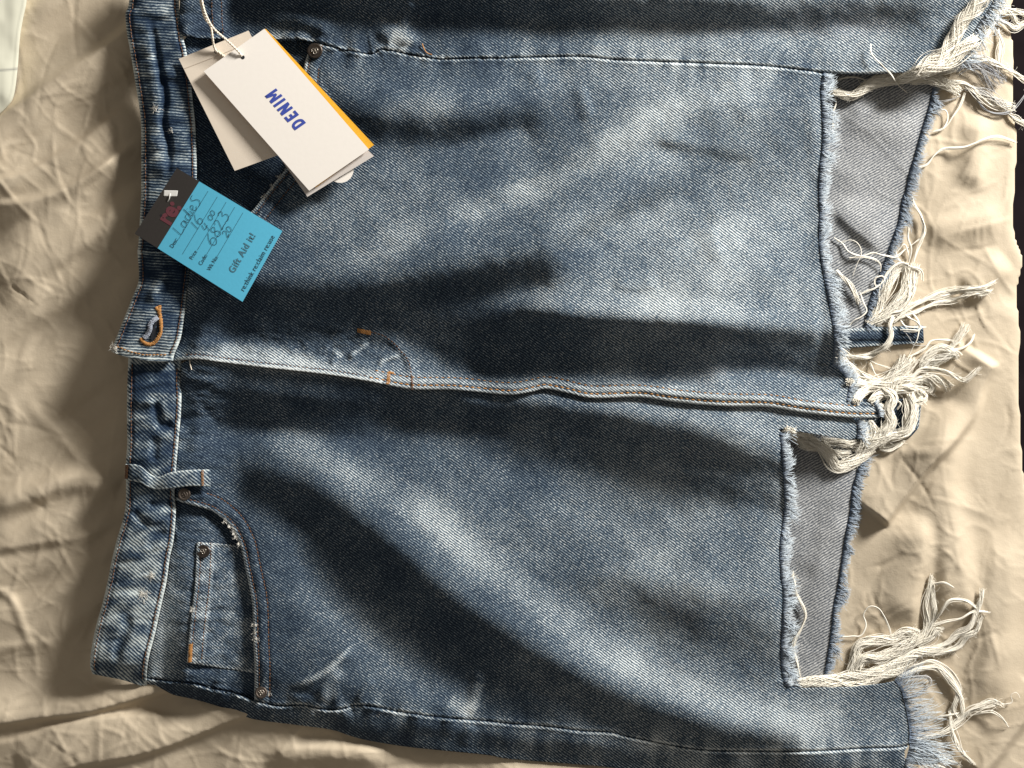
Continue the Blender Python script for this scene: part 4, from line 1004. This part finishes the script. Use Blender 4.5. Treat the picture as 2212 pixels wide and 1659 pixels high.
T_(r4((1330,560),(1400,430),(1440,330),(1430,220),(1420,60)), 12, 5, 4, 141, 1.2)
T_(r4((1440,70),(1520,60),(1600,100)), 3, 1, 1, 142, 1.2)
T_(r4((1400,430),(1480,330),(1550,230),(1620,205),(1720,220),(1790,270),(1830,320)), 6, 2, 2, 143, 1.3)
T_(r4((1430,420),(1550,390),(1660,370),(1780,310),(1900,310)), 5, 2, 2, 144, 1.2)
T_(r4((1300,600),(1400,530),(1460,460),(1500,480)), 14, 7, 8, 145, 1.1)
T_(r4((1150,860),(1300,810),(1450,790),(1540,860),(1620,960),(1670,1080),(1680,1180)), 12, 4, 3.5, 146, 1.3)
T_(r4((1250,780),(1400,740),(1500,790),(1600,900),(1640,1020),(1600,1150),(1640,1230)), 9, 3, 3, 147, 1.3)
T_(r4((1570,1180),(1580,1300),(1620,1420),(1680,1520),(1770,1620)), 8, 2.5, 3, 148, 1.3)
T_(r4((1300,1410),(1450,1370),(1560,1320),(1650,1260),(1740,1170),(1830,1120),(1930,1080),(2020,1110)), 9, 2.5, 4, 149, 1.25)
T_(r4((1700,1210),(1800,1150),(1920,1130),(2000,1100)), 6, 2, 3, 150, 1.2)
T_(r4((1760,1200),(1860,1180),(1940,1180),(2020,1230),(2070,1290)), 3, 1, 1.5, 151, 1.2)
T_(r4((1480,1210),(1570,1200),(1660,1180)), 3, 1, 1, 152, 1.0)
T_(r4((1320,1659),(1400,1640),(1500,1650),(1560,1700)), 4, 2, 2, 153, 1.2)
T_(r4((1480,1550),(1560,1600),(1660,1620)), 6, 2, 3, 154, 1.1)
T_(r4((1150,880),(1260,870),(1380,880),(1400,930),(1360,960)), 5, 4, 4, 155, .9, tint=(.4,.6))
T_(r4((2040,1110),(2110,1090),(2100,1030),(2150,1010),(2180,1060)), 2, .6, .8, 156, .7)

# ------------------------------------------------------------------ small things on the cloth
def thread(name, pts, r, m, label, cat, lift=2.5):
    C = resample(spline(pts, 6), 24); z = TOP(C[:, 0], C[:, 1]) + lift
    o = tubes(name, np.dstack([C[None], z[None]]), r, 1, m, None, 6); 
    return tag(o, label, cat)
thread('loose_thread_snip', [(912,94),(915,103),(920,112),(926,116),(933,118)], 1.2, ORANGE, 'short loose orange thread on the denim above the top side seam', 'thread', 5)
thread('thread_snip', [(410,778),(411,788),(414,799)], 1.2, CREAM, 'tiny pale thread stub under the end of the waistband overlap', 'thread')

# worn nicks on the waistband and pocket
def nick(x, y, n, L, seed, zf):
    rs = np.random.RandomState(seed); M = 6; s = np.linspace(0, 1, M)[None]
    a = rs.rand(n, 1) * 6.28; cx = x + rs.randn(n, 1) * L * .35; cy = y + rs.randn(n, 1) * L * .35
    X_ = cx + np.cos(a + s * rs.randn(n, 1)) * s * L * rs.uniform(.3, 1, (n, 1)); Y_ = cy + np.sin(a + s * rs.randn(n, 1)) * s * L * rs.uniform(.3, 1, (n, 1))
    z = zf(X_.ravel(), Y_.ravel()).reshape(X_.shape) + 1.0 + 1.2 * np.sin(s * 3.1) * rs.rand(n, 1)
    o = tubes('worn_nick', np.dstack([X_, Y_, z]), .38, rs.uniform(.55, 1, (n, 1)), YARN, skirt, 3, 'stuff')
nick(336, 236, 26, 11, 401, zb1); nick(367, 283, 14, 8, 402, zb1); nick(328, 1243, 34, 10, 403, zb2); nick(308, 1286, 44, 12, 404, zb2)
nick(415, 1316, 24, 8, 405, ZC); nick(582, 1500, 16, 7, 406, ZD); nick(246, 752, 90, 9, 407, zb1)
[nick(kx, ky, 22, 7, 430 + kx, zf_) for kx, ky, zf_ in ((622,362,ZB),(604,384,ZB),(588,404,ZB),(572,424,ZB),(550,1350,ZD),(551,1366,ZD),(552,1380,ZD),(486,1126,ZD),(496,1138,ZD),(504,1150,ZD),(510,1161,ZD),(516,1174,ZD))]; nick(818, 1545, 20, 7, 412, bodyZ)

# ------------------------------------------------------------------ cards
def card_mesh(name, C, z, th, m, parent=None, rad=6, bend=0, hole=None, holer=5):
    """C corners in order (image), z per corner; rounded corners; bilinear height"""
    C = np.array(C, float); z = np.array(z, float)
    a, b_, c, d = C
    wU = np.linalg.norm(b_ - a); wV = np.linalg.norm(d - a)
    def P(u, v):
        u = np.asarray(u); v = np.asarray(v)
        q = (a[None] * ((1 - u) * (1 - v))[:, None] + b_[None] * (u * (1 - v))[:, None] + c[None] * (u * v)[:, None] + d[None] * ((1 - u) * v)[:, None])
        zz = z[0] * (1 - u) * (1 - v) + z[1] * u * (1 - v) + z[2] * u * v + z[3] * (1 - u) * v + bend * np.sin(math.pi * v)
        return q[:, 0], q[:, 1], zz
    import bmesh
    nu, nv = 14, 26; bm = bmesh.new()
    us = np.linspace(0, 1, nu + 1); vs = np.linspace(0, 1, nv + 1)
    U, Vv = np.meshgrid(us, vs); U = U.ravel().copy(); Vv = Vv.ravel().copy()
    # round the corners
    ru, rv = rad / wU, rad / wV
    for k in range(len(U)):
        pass
    vt = []
    x, y, zz = P(U, Vv); W3 = PW(x, y, zz); W4 = PW(x, y, zz - th)
    n = len(U); V = np.vstack([W3, W4]); F = []
    for i in range(nv):
        for j in range(nu):
            q = i * (nu + 1) + j
            F.append((q, q + nu + 1, q + nu + 2, q + 1)); F.append((n + q, n + q + 1, n + q + nu + 2, n + q + nu + 1))
    for j in range(nu):
        q = j; F.append((q, q + 1, n + q + 1, n + q)); q = nv * (nu + 1) + j; F.append((q, n + q, n + q + 1, q + 1))
    for i in range(nv):
        q = i * (nu + 1); F.append((q, n + q, n + q + nu + 1, q + nu + 1)); q += nu; F.append((q, q + nu + 1, n + q + nu + 1, n + q))
    o = mesh_from(name, V, F, m, parent, False)
    return o, P, (wU, wV)
def flat(name, polys, P, size, m, parent, dz=.5):
    """polys in card units (u px, v px)"""
    V = []; F = []; me = bpy.data.meshes.new(name)
    for pl in polys:
        pl = np.array(pl, float); x, y, z = P(pl[:, 0] / size[0], pl[:, 1] / size[1]); w3 = PW(x, y, z + dz)
        F.append(list(range(len(V), len(V) + len(w3)))); V += [tuple(q) for q in w3]
    me.from_pydata(V, [], F); me.materials.append(m); o = bpy.data.objects.new(name, me); col.objects.link(o); o.parent = parent; return o
def text(name, body, at, size_, P, size, m, parent, du=(1, 0), bold=0, sx=1.0, dz=.6, shear=0, sp=1.0):
    cu = bpy.data.curves.new('t', 'FONT'); cu.body = body; cu.size = 1; cu.offset = bold; cu.shear = shear; cu.space_character = sp; cu.resolution_u = 3
    ob = bpy.data.objects.new('t', cu); col.objects.link(ob); bpy.context.view_layer.update()
    me = bpy.data.meshes.new_from_object(ob.evaluated_get(bpy.context.evaluated_depsgraph_get())); bpy.data.objects.remove(ob)
    n = len(me.vertices); co = np.zeros(n * 3); me.vertices.foreach_get('co', co); co = co.reshape(-1, 3)
    # card coords: reading direction du, letters rise along -dv
    dx, dy = du; u = at[0] + co[:, 0] * size_ * sx * dx + co[:, 1] * size_ * dy; v = at[1] + co[:, 0] * size_ * sx * dy - co[:, 1] * size_ * dx
    x, y, z = P(u / size[0], v / size[1]); me.vertices.foreach_set('co', PW(x, y, z + dz).ravel()); me.update()
    me.materials.clear(); me.materials.append(m); me.name = name
    o = bpy.data.objects.new(name, me); col.objects.link(o); o.parent = parent; return o, co[:, 0].max() * size_ * sx
def strokes(name, lines, P, size, m, parent, wd=.8, dz=.8):
    V = []; F = []
    for ln in lines:
        L = resample(spline(ln, 6), max(6, int(length(spline(ln, 6)) / 1.6))); t = np.gradient(L, axis=0); t /= np.linalg.norm(t, axis=1, keepdims=True) + 1e-9; q = np.stack([-t[:, 1], t[:, 0]], -1) * wd
        A = L - q; B = L + q; x, y, z = P(A[:, 0] / size[0], A[:, 1] / size[1]); a = PW(x, y, z + dz); x, y, z = P(B[:, 0] / size[0], B[:, 1] / size[1]); b_ = PW(x, y, z + dz)
        o0 = len(V); 
        for i in range(len(L)): V += [tuple(a[i]), tuple(b_[i])]
        for i in range(len(L) - 1): F.append((o0 + 2 * i, o0 + 2 * i + 1, o0 + 2 * i + 3, o0 + 2 * i + 2))
    me = bpy.data.meshes.new(name); me.from_pydata(V, [], F); me.materials.append(m); o = bpy.data.objects.new(name, me); col.objects.link(o); o.parent = parent; return o
WHITE = simple('white_card', (.85, .81, .76), .5, 0, .02, 300, .04)
CREAMC = simple('cream_card', (.78, .69, .58), .55, 0, .02, 300, .04)
YELLOW = simple('yellow_card', (.80, .42, .03), .5, 0, .03, 300, .04)
BLUE = simple('turquoise_card', (.09, .45, .66), .6, 0, .05, 500, .05)
BLACK = simple('charcoal_print', (.030, .026, .024), .55, 0, .1, 500, .05)
INK = simple('black_ink', (.012, .02, .03), .6, bump=0)
INKG = simple('grey_ink', (.06, .17, .23), .6, bump=0)
NAVY = simple('blue_ink', (.045, .075, .38), .5, bump=0)
PINK = simple('dull_pink_print', (.13, .035, .048), .5, bump=0)

def hole_ring(P, u, v, size, r, parent, m=None):
    x, y, z = P(np.array([u / size[0]]), np.array([v / size[1]])); t = np.linspace(0, 2 * math.pi, 17)[:-1]
    V = PW(x[0] + r * np.cos(t), y[0] + r * np.sin(t), z[0] + .5 + 0 * t)
    me = bpy.data.meshes.new('punched_hole'); me.from_pydata([tuple(q) for q in V], [], [list(range(16))]); me.materials.append(BLACKC)  # black disc on the card, painted as the shade of a hole
    o = bpy.data.objects.new('punched_hole', me); col.objects.link(o); o.parent = parent; return float(x[0]), float(y[0]), float(z[0])

# cream rear card
rear, RP, rs_ = card_mesh('swing_tag', [(386,127),(537,66),(662,313),(507,369)], [98,104,106,98], 2.2, CREAMC, bend=3)
tag(rear, 'plain cream card swing tag lying partly under the white lettered one', 'tag')
hole_ring(RP, 80, 16, rs_, 4.5, rear)
strokes('fold_line', [[(0, 24), (75, 25), (rs_[0], 24)]], RP, rs_, simple('crease', (.60, .52, .43), .7, bump=0), rear, .5)
# yellow card and white slip under the front card
slip, SP, sz_ = card_mesh('swing_tag', [(540,250),(640,178),(808,337),(664,425)], [106,106,109,106], 2.0, simple('pale_grey_card', (.62,.58,.55), .55), bend=0)
tag(slip, 'pale grey card at the bottom of the stack under the yellow tag', 'tag')
yel, YP, ys_ = card_mesh('swing_tag', [(452,168),(574,62),(808,313),(682,405)], [111,111,113,110], 1.6, YELLOW, bend=0)
tag(yel, 'yellow card tag showing along one side of the white lettered tag', 'tag')
# rounded sticker card
t = np.linspace(0, 2 * math.pi, 33)[:-1]
def disc(cx, cy, r, z, m, name, th=1.6):
    xs = cx + r * np.cos(t); ys = cy + r * np.sin(t); V = np.vstack([PW(xs, ys, z + 0 * xs), PW(xs, ys, z - th + 0 * xs)])
    F = [[i, (i + 1) % 32, 32 + (i + 1) % 32, 32 + i] for i in range(32)]
    me = bpy.data.meshes.new(name); me.from_pydata([tuple(q) for q in V], [], F + [list(range(32))[::-1], list(range(32, 64))]); me.materials.append(m)
    o = bpy.data.objects.new(name, me); col.objects.link(o); return o
dk = disc(735, 366, 29, 102, WHITE, 'round_tag')
tag(dk, 'round white tag peeping out under the lower corner of the yellow card', 'tag')
me = bpy.data.meshes.new('printed_strip'); 
V = PW(*np.array([(722,379),(760,352),(763,360),(731,386)], float).T, np.full(4, 103.0)); me.from_pydata([tuple(q) for q in V], [], [(0,1,2,3)]); me.materials.append(INK)
o = bpy.data.objects.new('printed_strip', me); col.objects.link(o); o.parent = dk
for i in range(7):
    q = np.array([(722,379),(760,352)]); p = q[0] + (q[1] - q[0]) * (.1 + .13 * i)
    V = PW(*np.array([p + (1, 1), p + (3, -.6), p + (8, 5), p + (6, 6.6)], float).T, np.full(4, 103.4)); me = bpy.data.meshes.new('print_bar'); me.from_pydata([tuple(z_) for z_ in V], [], [(0,1,2,3)]); me.materials.append(WHITE)
    b2 = bpy.data.objects.new('print_bar', me); col.objects.link(b2); b2.parent = o
front, FP, fs_ = card_mesh('swing_tag', [(440,154),(571,62),(797,323),(668,412)], [116,116,118,116], 2.4, WHITE, bend=2)
tag(front, 'white card swing tag printed DENIM in blue capitals, on top of the stack', 'tag')
hx, hy, hz_ = hole_ring(FP, 84, 24, fs_, 4.2, front)
# DENIM : reading direction is toward -v ; cap tops toward -u
D_H = 28.0
def letter(polys, v0): return polys
def LT(ch, w_, t_=6.0, H_=29.5):
    if ch == 'E': return [[(0,0),(t_,0),(t_,H_),(0,H_)], [(t_,0),(w_,0),(w_,t_),(t_,t_)], [(t_,H_/2-t_/2),(w_*.9,H_/2-t_/2),(w_*.9,H_/2+t_/2),(t_,H_/2+t_/2)], [(t_,H_-t_),(w_,H_-t_),(w_,H_),(t_,H_)]]
    if ch == 'I': return [[(0,0),(t_,0),(t_,H_),(0,H_)]]
    if ch == 'N': return [[(0,0),(t_,0),(t_,H_),(0,H_)], [(w_-t_,0),(w_,0),(w_,H_),(w_-t_,H_)], [(0.3,H_-.2),(t_+.8,H_-.2),(w_-.3,.2),(w_-t_-.8,.2)]]
    if ch == 'M': return [[(0,0),(t_,0),(t_,H_),(0,H_)], [(w_-t_,0),(w_,0),(w_,H_),(w_-t_,H_)], [(.3,H_-.2),(t_+1,H_-.2),(w_/2+2,H_*.25),(w_/2-2.2,H_*.25)], [(w_-.3,H_-.1),(w_-t_-1,H_-.1),(w_/2-2,H_*.25-.1),(w_/2+2.2,H_*.25-.1)]]
    if ch == 'D':
        out = []; n = 12; R = H_ / 2
        out.append([(0,0),(t_,0),(t_,H_),(0,H_)])
        for i in range(n):
            a0 = -math.pi/2 + math.pi*i/n; a1 = -math.pi/2 + math.pi*(i+1)/n
            f = lambda a, r_, ww: (w_ - ww + ww * math.cos(a) if False else (w_*.45 + (ww) * math.cos(a)), R + r_ * math.sin(a))
            out.append([f(a0, R, w_*.55), f(a1, R, w_*.55), f(a1, R - t_, w_*.55 - t_), f(a0, R - t_, w_*.55 - t_)])
        out.append([(t_,0),(w_*.45,0),(w_*.45,t_),(t_,t_)]); out.append([(t_,H_-t_),(w_*.45,H_-t_),(w_*.45,H_),(t_,H_)])
        return out
pos = 0; polys = {}
wl = {'D': 17, 'E': 13.5, 'N': 18, 'I': 5.2, 'M': 22}
start_v = 219.0; base_u = 94.0
for k_, ch in enumerate('DENIM'):
    pl = []
    for q_i, q in enumerate(LT(ch, wl[ch])):
        pl.append([(base_u - b_, start_v - pos - a_) for a_, b_ in q])
    for q_i, q in enumerate(pl):
        pass
    flat('printed_letter', pl, FP, fs_, NAVY, front, .5 + .02 * k_)
    pos += wl[ch] + 5.8

# cord
def cord(parts):
    obs = []
    root = None
    for pts in parts:
        P3 = spline(pts, 8); P3 = resample(P3, 60); th = np.linspace(0, length(P3) / 2.2, 60)
        tg = np.gradient(P3, axis=0); tg /= np.linalg.norm(tg, axis=1, keepdims=True); q = np.cross(tg, [0, 0, 1.]); b2 = np.cross(q, tg)
        st = np.array([P3 + 1.2 * (np.cos(th + f)[:, None] * q + np.sin(th + f)[:, None] * b2) for f in (0, math.pi)])
        o = tubes('tag_cord' if root is None else 'cord_strand', st, 1.7, 1, CREAM, root, 6)
        root = root or o
    return root
c_ = cord([[(428,-50,124),(433,0,127),(442,37,126),(455,57,122),(459,82,117),(462,100,110),(468,113,103),(474,117,98)],
           [(430,-50,128),(437,5,131),(447,37,131),(462,62,130),(490,87,126),(512,108,123),(520,118,119.5),(522,123,114)],
           [(466,109,104),(476,116,105.5),(486,124,105)]])
tag(c_, 'thin cream string looped through the holes of the swing tags', 'string')

# blue price ticket : card u = across (reading direction), v = down from the black header
O_ = (291, 505)
price = empty('price_ticket'); tag(price, 'turquoise paper price ticket with black header and handwriting, by the waistband', 'price ticket')
cc = [(291,505),(382,363),(610,499),(524,652)]
fz = [112,118,132,134]
f1 = .212; lerp = lambda p, q, t_: (p[0] + (q[0] - p[0]) * t_, p[1] + (q[1] - p[1]) * t_)
m1 = lerp(cc[0], cc[3], f1 + .012); m2 = lerp(cc[1], cc[2], f1 - .004)
paper, BP, bs = card_mesh('ticket_paper', cc, fz, 1.2, BLUE, price, bend=3)
hd = flat('black_header', [[(0, v0), (bs[0], v0), (bs[0], v0 + 11.7), (0, v0 + 11.7)] for v0 in (0, 11.7, 23.4, 35.1, 46.8)], BP, bs, BLACK, price, .35)
# measured positions are in tag units: a 0..170, b 0..272
KA = bs[0] / 169.0; KB = bs[1] / 273.0
def tt(name, body, a, b_, h, m, sx=1, bold=0, dz=.6, sp=1, **k): return text(name, body, (a * KA, b_ * KB), h * KA, BP, bs, m, price, (1, 0), bold, sx, dz, 0, sp)
tt('printed_logo', 're:', 54, 54, 52, PINK, .86, .04, .8)
tt('printed_word', 'Desc:', 17, 86, 13, INK, .8)
tt('printed_word', 'Price', 18, 135, 13, INK, .8)
tt('printed_word', 'Code:', 18, 158, 13, INK, .8)
tt('printed_word', 'Wk No:', 18, 180, 13, INK, .8)
tt('printed_slogan', 'Gift Aid it!', 40, 227, 22, INKG, .82, .02, .6, 1.15)
tt('printed_slogan', 're:think re:claim re:use', 19, 265, 16.5, INK, .80, 0, .6, 1.06)
dots = []
for a0, b0 in ((42, 86), (18, 110), (42, 133), (42, 155), (50, 177)):
    a = a0
    while a < 160:
        dots.append([(a * KA, (b0 - .6) * KB), ((a + 1.3) * KA, (b0 - .6) * KB), ((a + 1.3) * KA, (b0 + .6) * KB), (a * KA, (b0 + .6) * KB)]); a += 3
flat('dotted_rule', dots, BP, bs, INK, price, .55)['kind'] = 'stuff'
hw = [
 [(55,62),(53,74),(52,85),(60,86),(66,84)],                                  # L
 [(79,74),(73,73),(69,78),(70,85),(75,85),(79,80),(80,73),(81,84),(84,84)],  # a
 [(95,73),(89,73),(86,79),(88,85),(93,84),(97,76),(101,60),(98,76),(98,84),(102,83)],  # d
 [(104,74),(104,84),(107,83)], [(105,67),(105.6,68)],                         # i
 [(110,79),(117,75),(115,70),(110,74),(110,82),(114,85),(120,81)],            # e
 [(136,61),(128,62),(126,68),(132,73),(134,80),(128,86),(121,86)],            # S
 [(86,90),(83,101),(81,111)],                                                 # 1
 [(103,88),(95,95),(91,104),(94,111),(101,110),(103,103),(98,100),(92,104)],  # 6
 [(92,113),(87,124),(98,124)], [(99,115),(95,124),(91,133)],                  # 4
 [(116,115),(111,119),(112,126),(118,125),(120,118),(116,115)], [(126,114),(122,119),(123,125),(129,123),(130,116),(126,114)],
 [(84,134),(74,142),(68,152),(72,161),(81,158),(83,150),(77,146),(69,151)],   # 6
 [(101,136),(93,136),(92,143),(99,149),(98,158),(90,157),(89,150),(97,144),(102,139),(100,136)],  # 8
 [(107,138),(113,133),(118,138),(112,148),(106,157),(114,155),(122,156)],     # 2
 [(127,134),(134,131),(138,136),(131,142),(138,145),(138,152),(130,157),(124,154)],  # 3
 [(99,163),(104,160),(107,165),(101,172),(98,176),(107,174)],                 # 2
 [(115,162),(110,167),(111,174),(117,173),(119,166),(115,162)],
]
strokes('handwriting', [[(a * KA, b_ * KB) for a, b_ in l] for l in hw], BP, bs, INK, price, .52, .9)
# plastic fastener
CLEAR = simple('clear_plastic', (.72, .72, .70), .25, bump=0)
fx = [(353,424,118),(354,411,118),(385,411,120),(383,425,120)]
V = np.array([[x, y, z] for x, y, z in fx] + [[x, y, z - 4] for x, y, z in fx], float)
fo = mesh_from('plastic_fastener', PW(V[:, 0], V[:, 1], V[:, 2]), [(0,3,2,1),(4,5,6,7),(0,1,5,4),(1,2,6,5),(2,3,7,6),(3,0,4,7)], CLEAR, None, False)
bv = fo.modifiers.new('b', 'BEVEL'); bv.width = 1.6 * S; bv.segments = 2
tag(fo, 'small clear plastic barb fastener through the black header of the ticket', 'fastener')
C = resample(spline([(367,418,119),(366,428,121),(362,436,117),(358,444,111)], 6), 16)
tubes('filament', C[None], 1.1, 1, CLEAR, fo, 6)
hole_ring(BP, 64, 27, bs, 2.6, price)
print('tris', sum(len(o.data.polygons) * 2 for o in scene.objects if o.type == 'MESH'))
